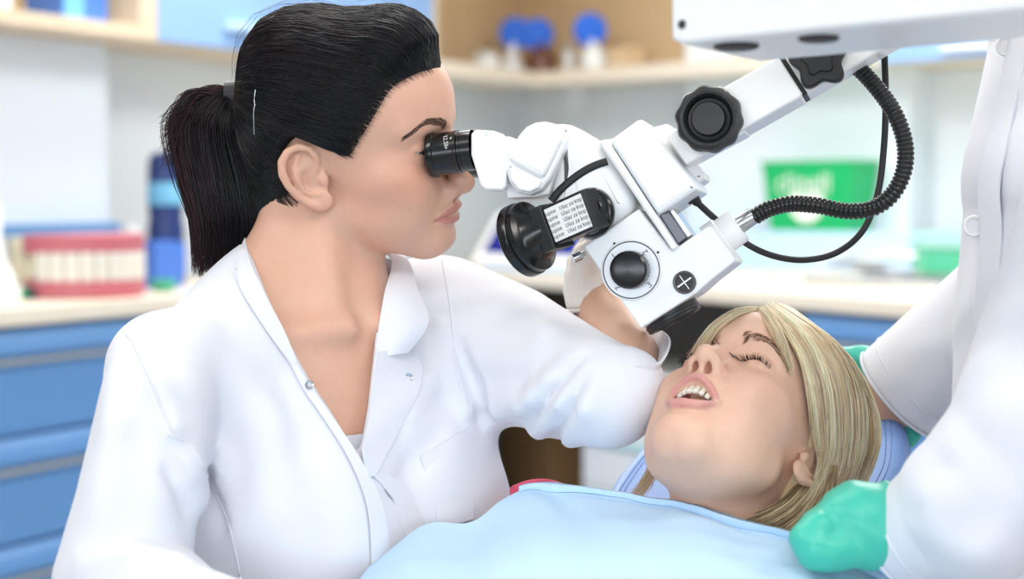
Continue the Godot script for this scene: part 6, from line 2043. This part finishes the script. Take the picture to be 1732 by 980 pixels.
func _ready() -> void:
	# camera: a short tele lens with the aperture wide open
	K = Transform3D(Basis.from_euler(Vector3(deg_to_rad(PITCH), 0, 0)), Vector3(0, 1.15, 0))
	var cam := Camera3D.new()
	cam.fov = 2 * rad_to_deg(atan(490.0 / FPX))
	cam.transform = K
	var ca := CameraAttributesPhysical.new()
	ca.frustum_focal_length = 73.5
	ca.exposure_aperture = 4.2
	ca.frustum_focus_distance = 1.58
	cam.attributes = ca
	add_child(cam)
	cam.fov = 2 * rad_to_deg(atan(490.0 / FPX))
	var we := WorldEnvironment.new()
	var env := Environment.new()
	env.background_mode = Environment.BG_SKY
	var sky := Sky.new()
	var sm := ProceduralSkyMaterial.new()
	sm.sky_top_color = Color(0.80, 0.87, 0.95); sm.sky_horizon_color = Color(0.93, 0.95, 0.97)
	sm.ground_bottom_color = Color(0.55, 0.56, 0.56); sm.ground_horizon_color = Color(0.80, 0.81, 0.82)
	sm.sky_energy_multiplier = 2.6; sm.ground_energy_multiplier = 1.3
	sky.sky_material = sm
	env.sky = sky
	env.tonemap_mode = Environment.TONE_MAPPER_LINEAR
	env.tonemap_exposure = 0.95
	env.sdfgi_enabled = true; env.ssao_enabled = true; env.ssil_enabled = true
	we.environment = env
	add_child(we)
	materials()
	room_frames()
	for q in [[-1.6, -0.6, "added light panel above the left worktop side"], [0.3, 0.2, "added light panel above the place of the viewer"], [1.9, -0.8, "added light panel above the side of the standing helper"], [-0.2, -2.3, "added light panel above the dental chair"], [-0.9, -4.6, "added light panel near the left cupboards"], [1.3, -4.4, "added light panel near the right cupboards"]]:
		added_ceiling_lamp(q[0], q[1], 1.2, 0.6, 2.1 * (2.6 if q[1] < -4 else 1.0), q[2])
	# slow shapes are computed side by side
	dentist_setup(); patient_setup(); assistant_setup()
	shape_folds()
	job("skin", func(): return nets(dentist_skin, 0.0018, [HD * Vector3(0, -0.09, 0.06)], func(p): return p.y > -0.19 and ((TFI * p).z > -0.08 or p.y > -0.02) and not hidden_scalp(HDI * p)))
	job("patient", func(): return nets(patient_skin, 0.0018, [HP * Vector3(0, -0.09, 0.06), HP * Vector3(0, 0.03, 0.08)], func(p): return p.y > -0.34 and not hidden_scalp(HPI * p)))
	job("coat", func(): return nets(dentist_coat, 0.0045, [P(420, 750, 1.6)], func(p): return p.y > -0.5))
	job("assistant", func(): return nets(assistant_coat, 0.0045, [P(1690, 800, 1.38), P(1700, 400, 1.6)], func(p): return p.y > -0.55 and p.y < 0.4 and p.x < 0.62))
	job("limbs", func(): return nets(dentist_limbs, 0.010, [P(480, 800, 1.64)], func(p): return p.y > -0.55))
	job("blond", func(): return nets(patient_cap, 0.005, [HP * Vector3(0, 0.10, -0.03)]))
	build_shell()
	build_left()
	build_right()
	build_items()
	build_scope()
	build_overhead()
	build_bib()
	build_headrest()
	build_assistant(done("assistant"))
	build_patient(done("patient"), done("blond"))
	build_dentist(done("skin"), done("limbs"), done("coat"))

func hidden_scalp(q: Vector3) -> bool:             # under the hair, never seen
	return q.z < -0.01 and q.y > 0.035

func shape_folds() -> void:
	var f := dentist_plain
	var r := []
	for q in [[[285, 740, 320, 790, 338, 842], 0.012, 0.010], [[300, 722, 266, 650, 250, 600], 0.009, 0.004], [[270, 738, 298, 800, 316, 862], 0.008, -0.006], [[140, 952, 220, 938, 305, 950], 0.010, 0.006], [[205, 600, 195, 720, 170, 860], 0.016, 0.003], [[240, 620, 236, 740, 215, 880], 0.014, -0.003],
			[[304, 752, 352, 806, 378, 886], 0.010, -0.005], [[330, 740, 372, 800, 400, 900], 0.014, 0.004], [[420, 560, 436, 700, 452, 860], 0.022, 0.004], [[350, 560, 400, 640, 470, 720], 0.016, 0.003], [[480, 640, 520, 760, 560, 900], 0.018, -0.003],
			[[690, 705, 722, 645, 762, 605], 0.012, 0.004], [[792, 692, 764, 640, 742, 560], 0.010, 0.005], [[816, 705, 800, 650, 770, 590], 0.009, -0.005], [[665, 832, 702, 782, 742, 742], 0.010, -0.003],
			[[985, 602, 930, 642, 880, 692], 0.009, 0.007], [[996, 622, 952, 682, 908, 732], 0.009, 0.008], [[1006, 642, 986, 692, 962, 747], 0.009, 0.007], [[986, 612, 942, 662, 894, 712], 0.008, -0.006], [[1000, 632, 968, 690, 934, 742], 0.008, -0.007], [[860, 500, 920, 560, 975, 598], 0.013, 0.004], [[830, 640, 880, 652, 930, 640], 0.012, -0.003], [[842, 700, 900, 670, 950, 660], 0.010, 0.004]]:
		r.append_array(fold(f, V2(q[0]), q[1], q[2] * 1.4, 1.3, 1.85))
	coat_ridges = r
	r = []
	for q in [[[1648, 640, 1606, 758, 1566, 828], 0.014, 0.007], [[1625, 690, 1590, 790, 1545, 860], 0.011, -0.006], [[1715, 690, 1655, 820, 1590, 900], 0.018, 0.006], [[1700, 790, 1640, 890, 1580, 945], 0.014, -0.006], [[1740, 820, 1665, 925, 1605, 990], 0.018, 0.006], [[1690, 540, 1672, 620, 1668, 700], 0.012, 0.005], [[1640, 528, 1566, 590, 1530, 640], 0.012, 0.003], [[1610, 640, 1590, 690, 1570, 715], 0.010, -0.003], [[1705, 200, 1690, 330, 1700, 480], 0.018, -0.005], [[1725, 160, 1716, 330, 1722, 520], 0.018, 0.005]]:
		r.append_array(fold(assistant_coat, V2(q[0]), q[1] * 1.3, q[2] * 0.7, 1.2, 1.85))
	as_ridges = r
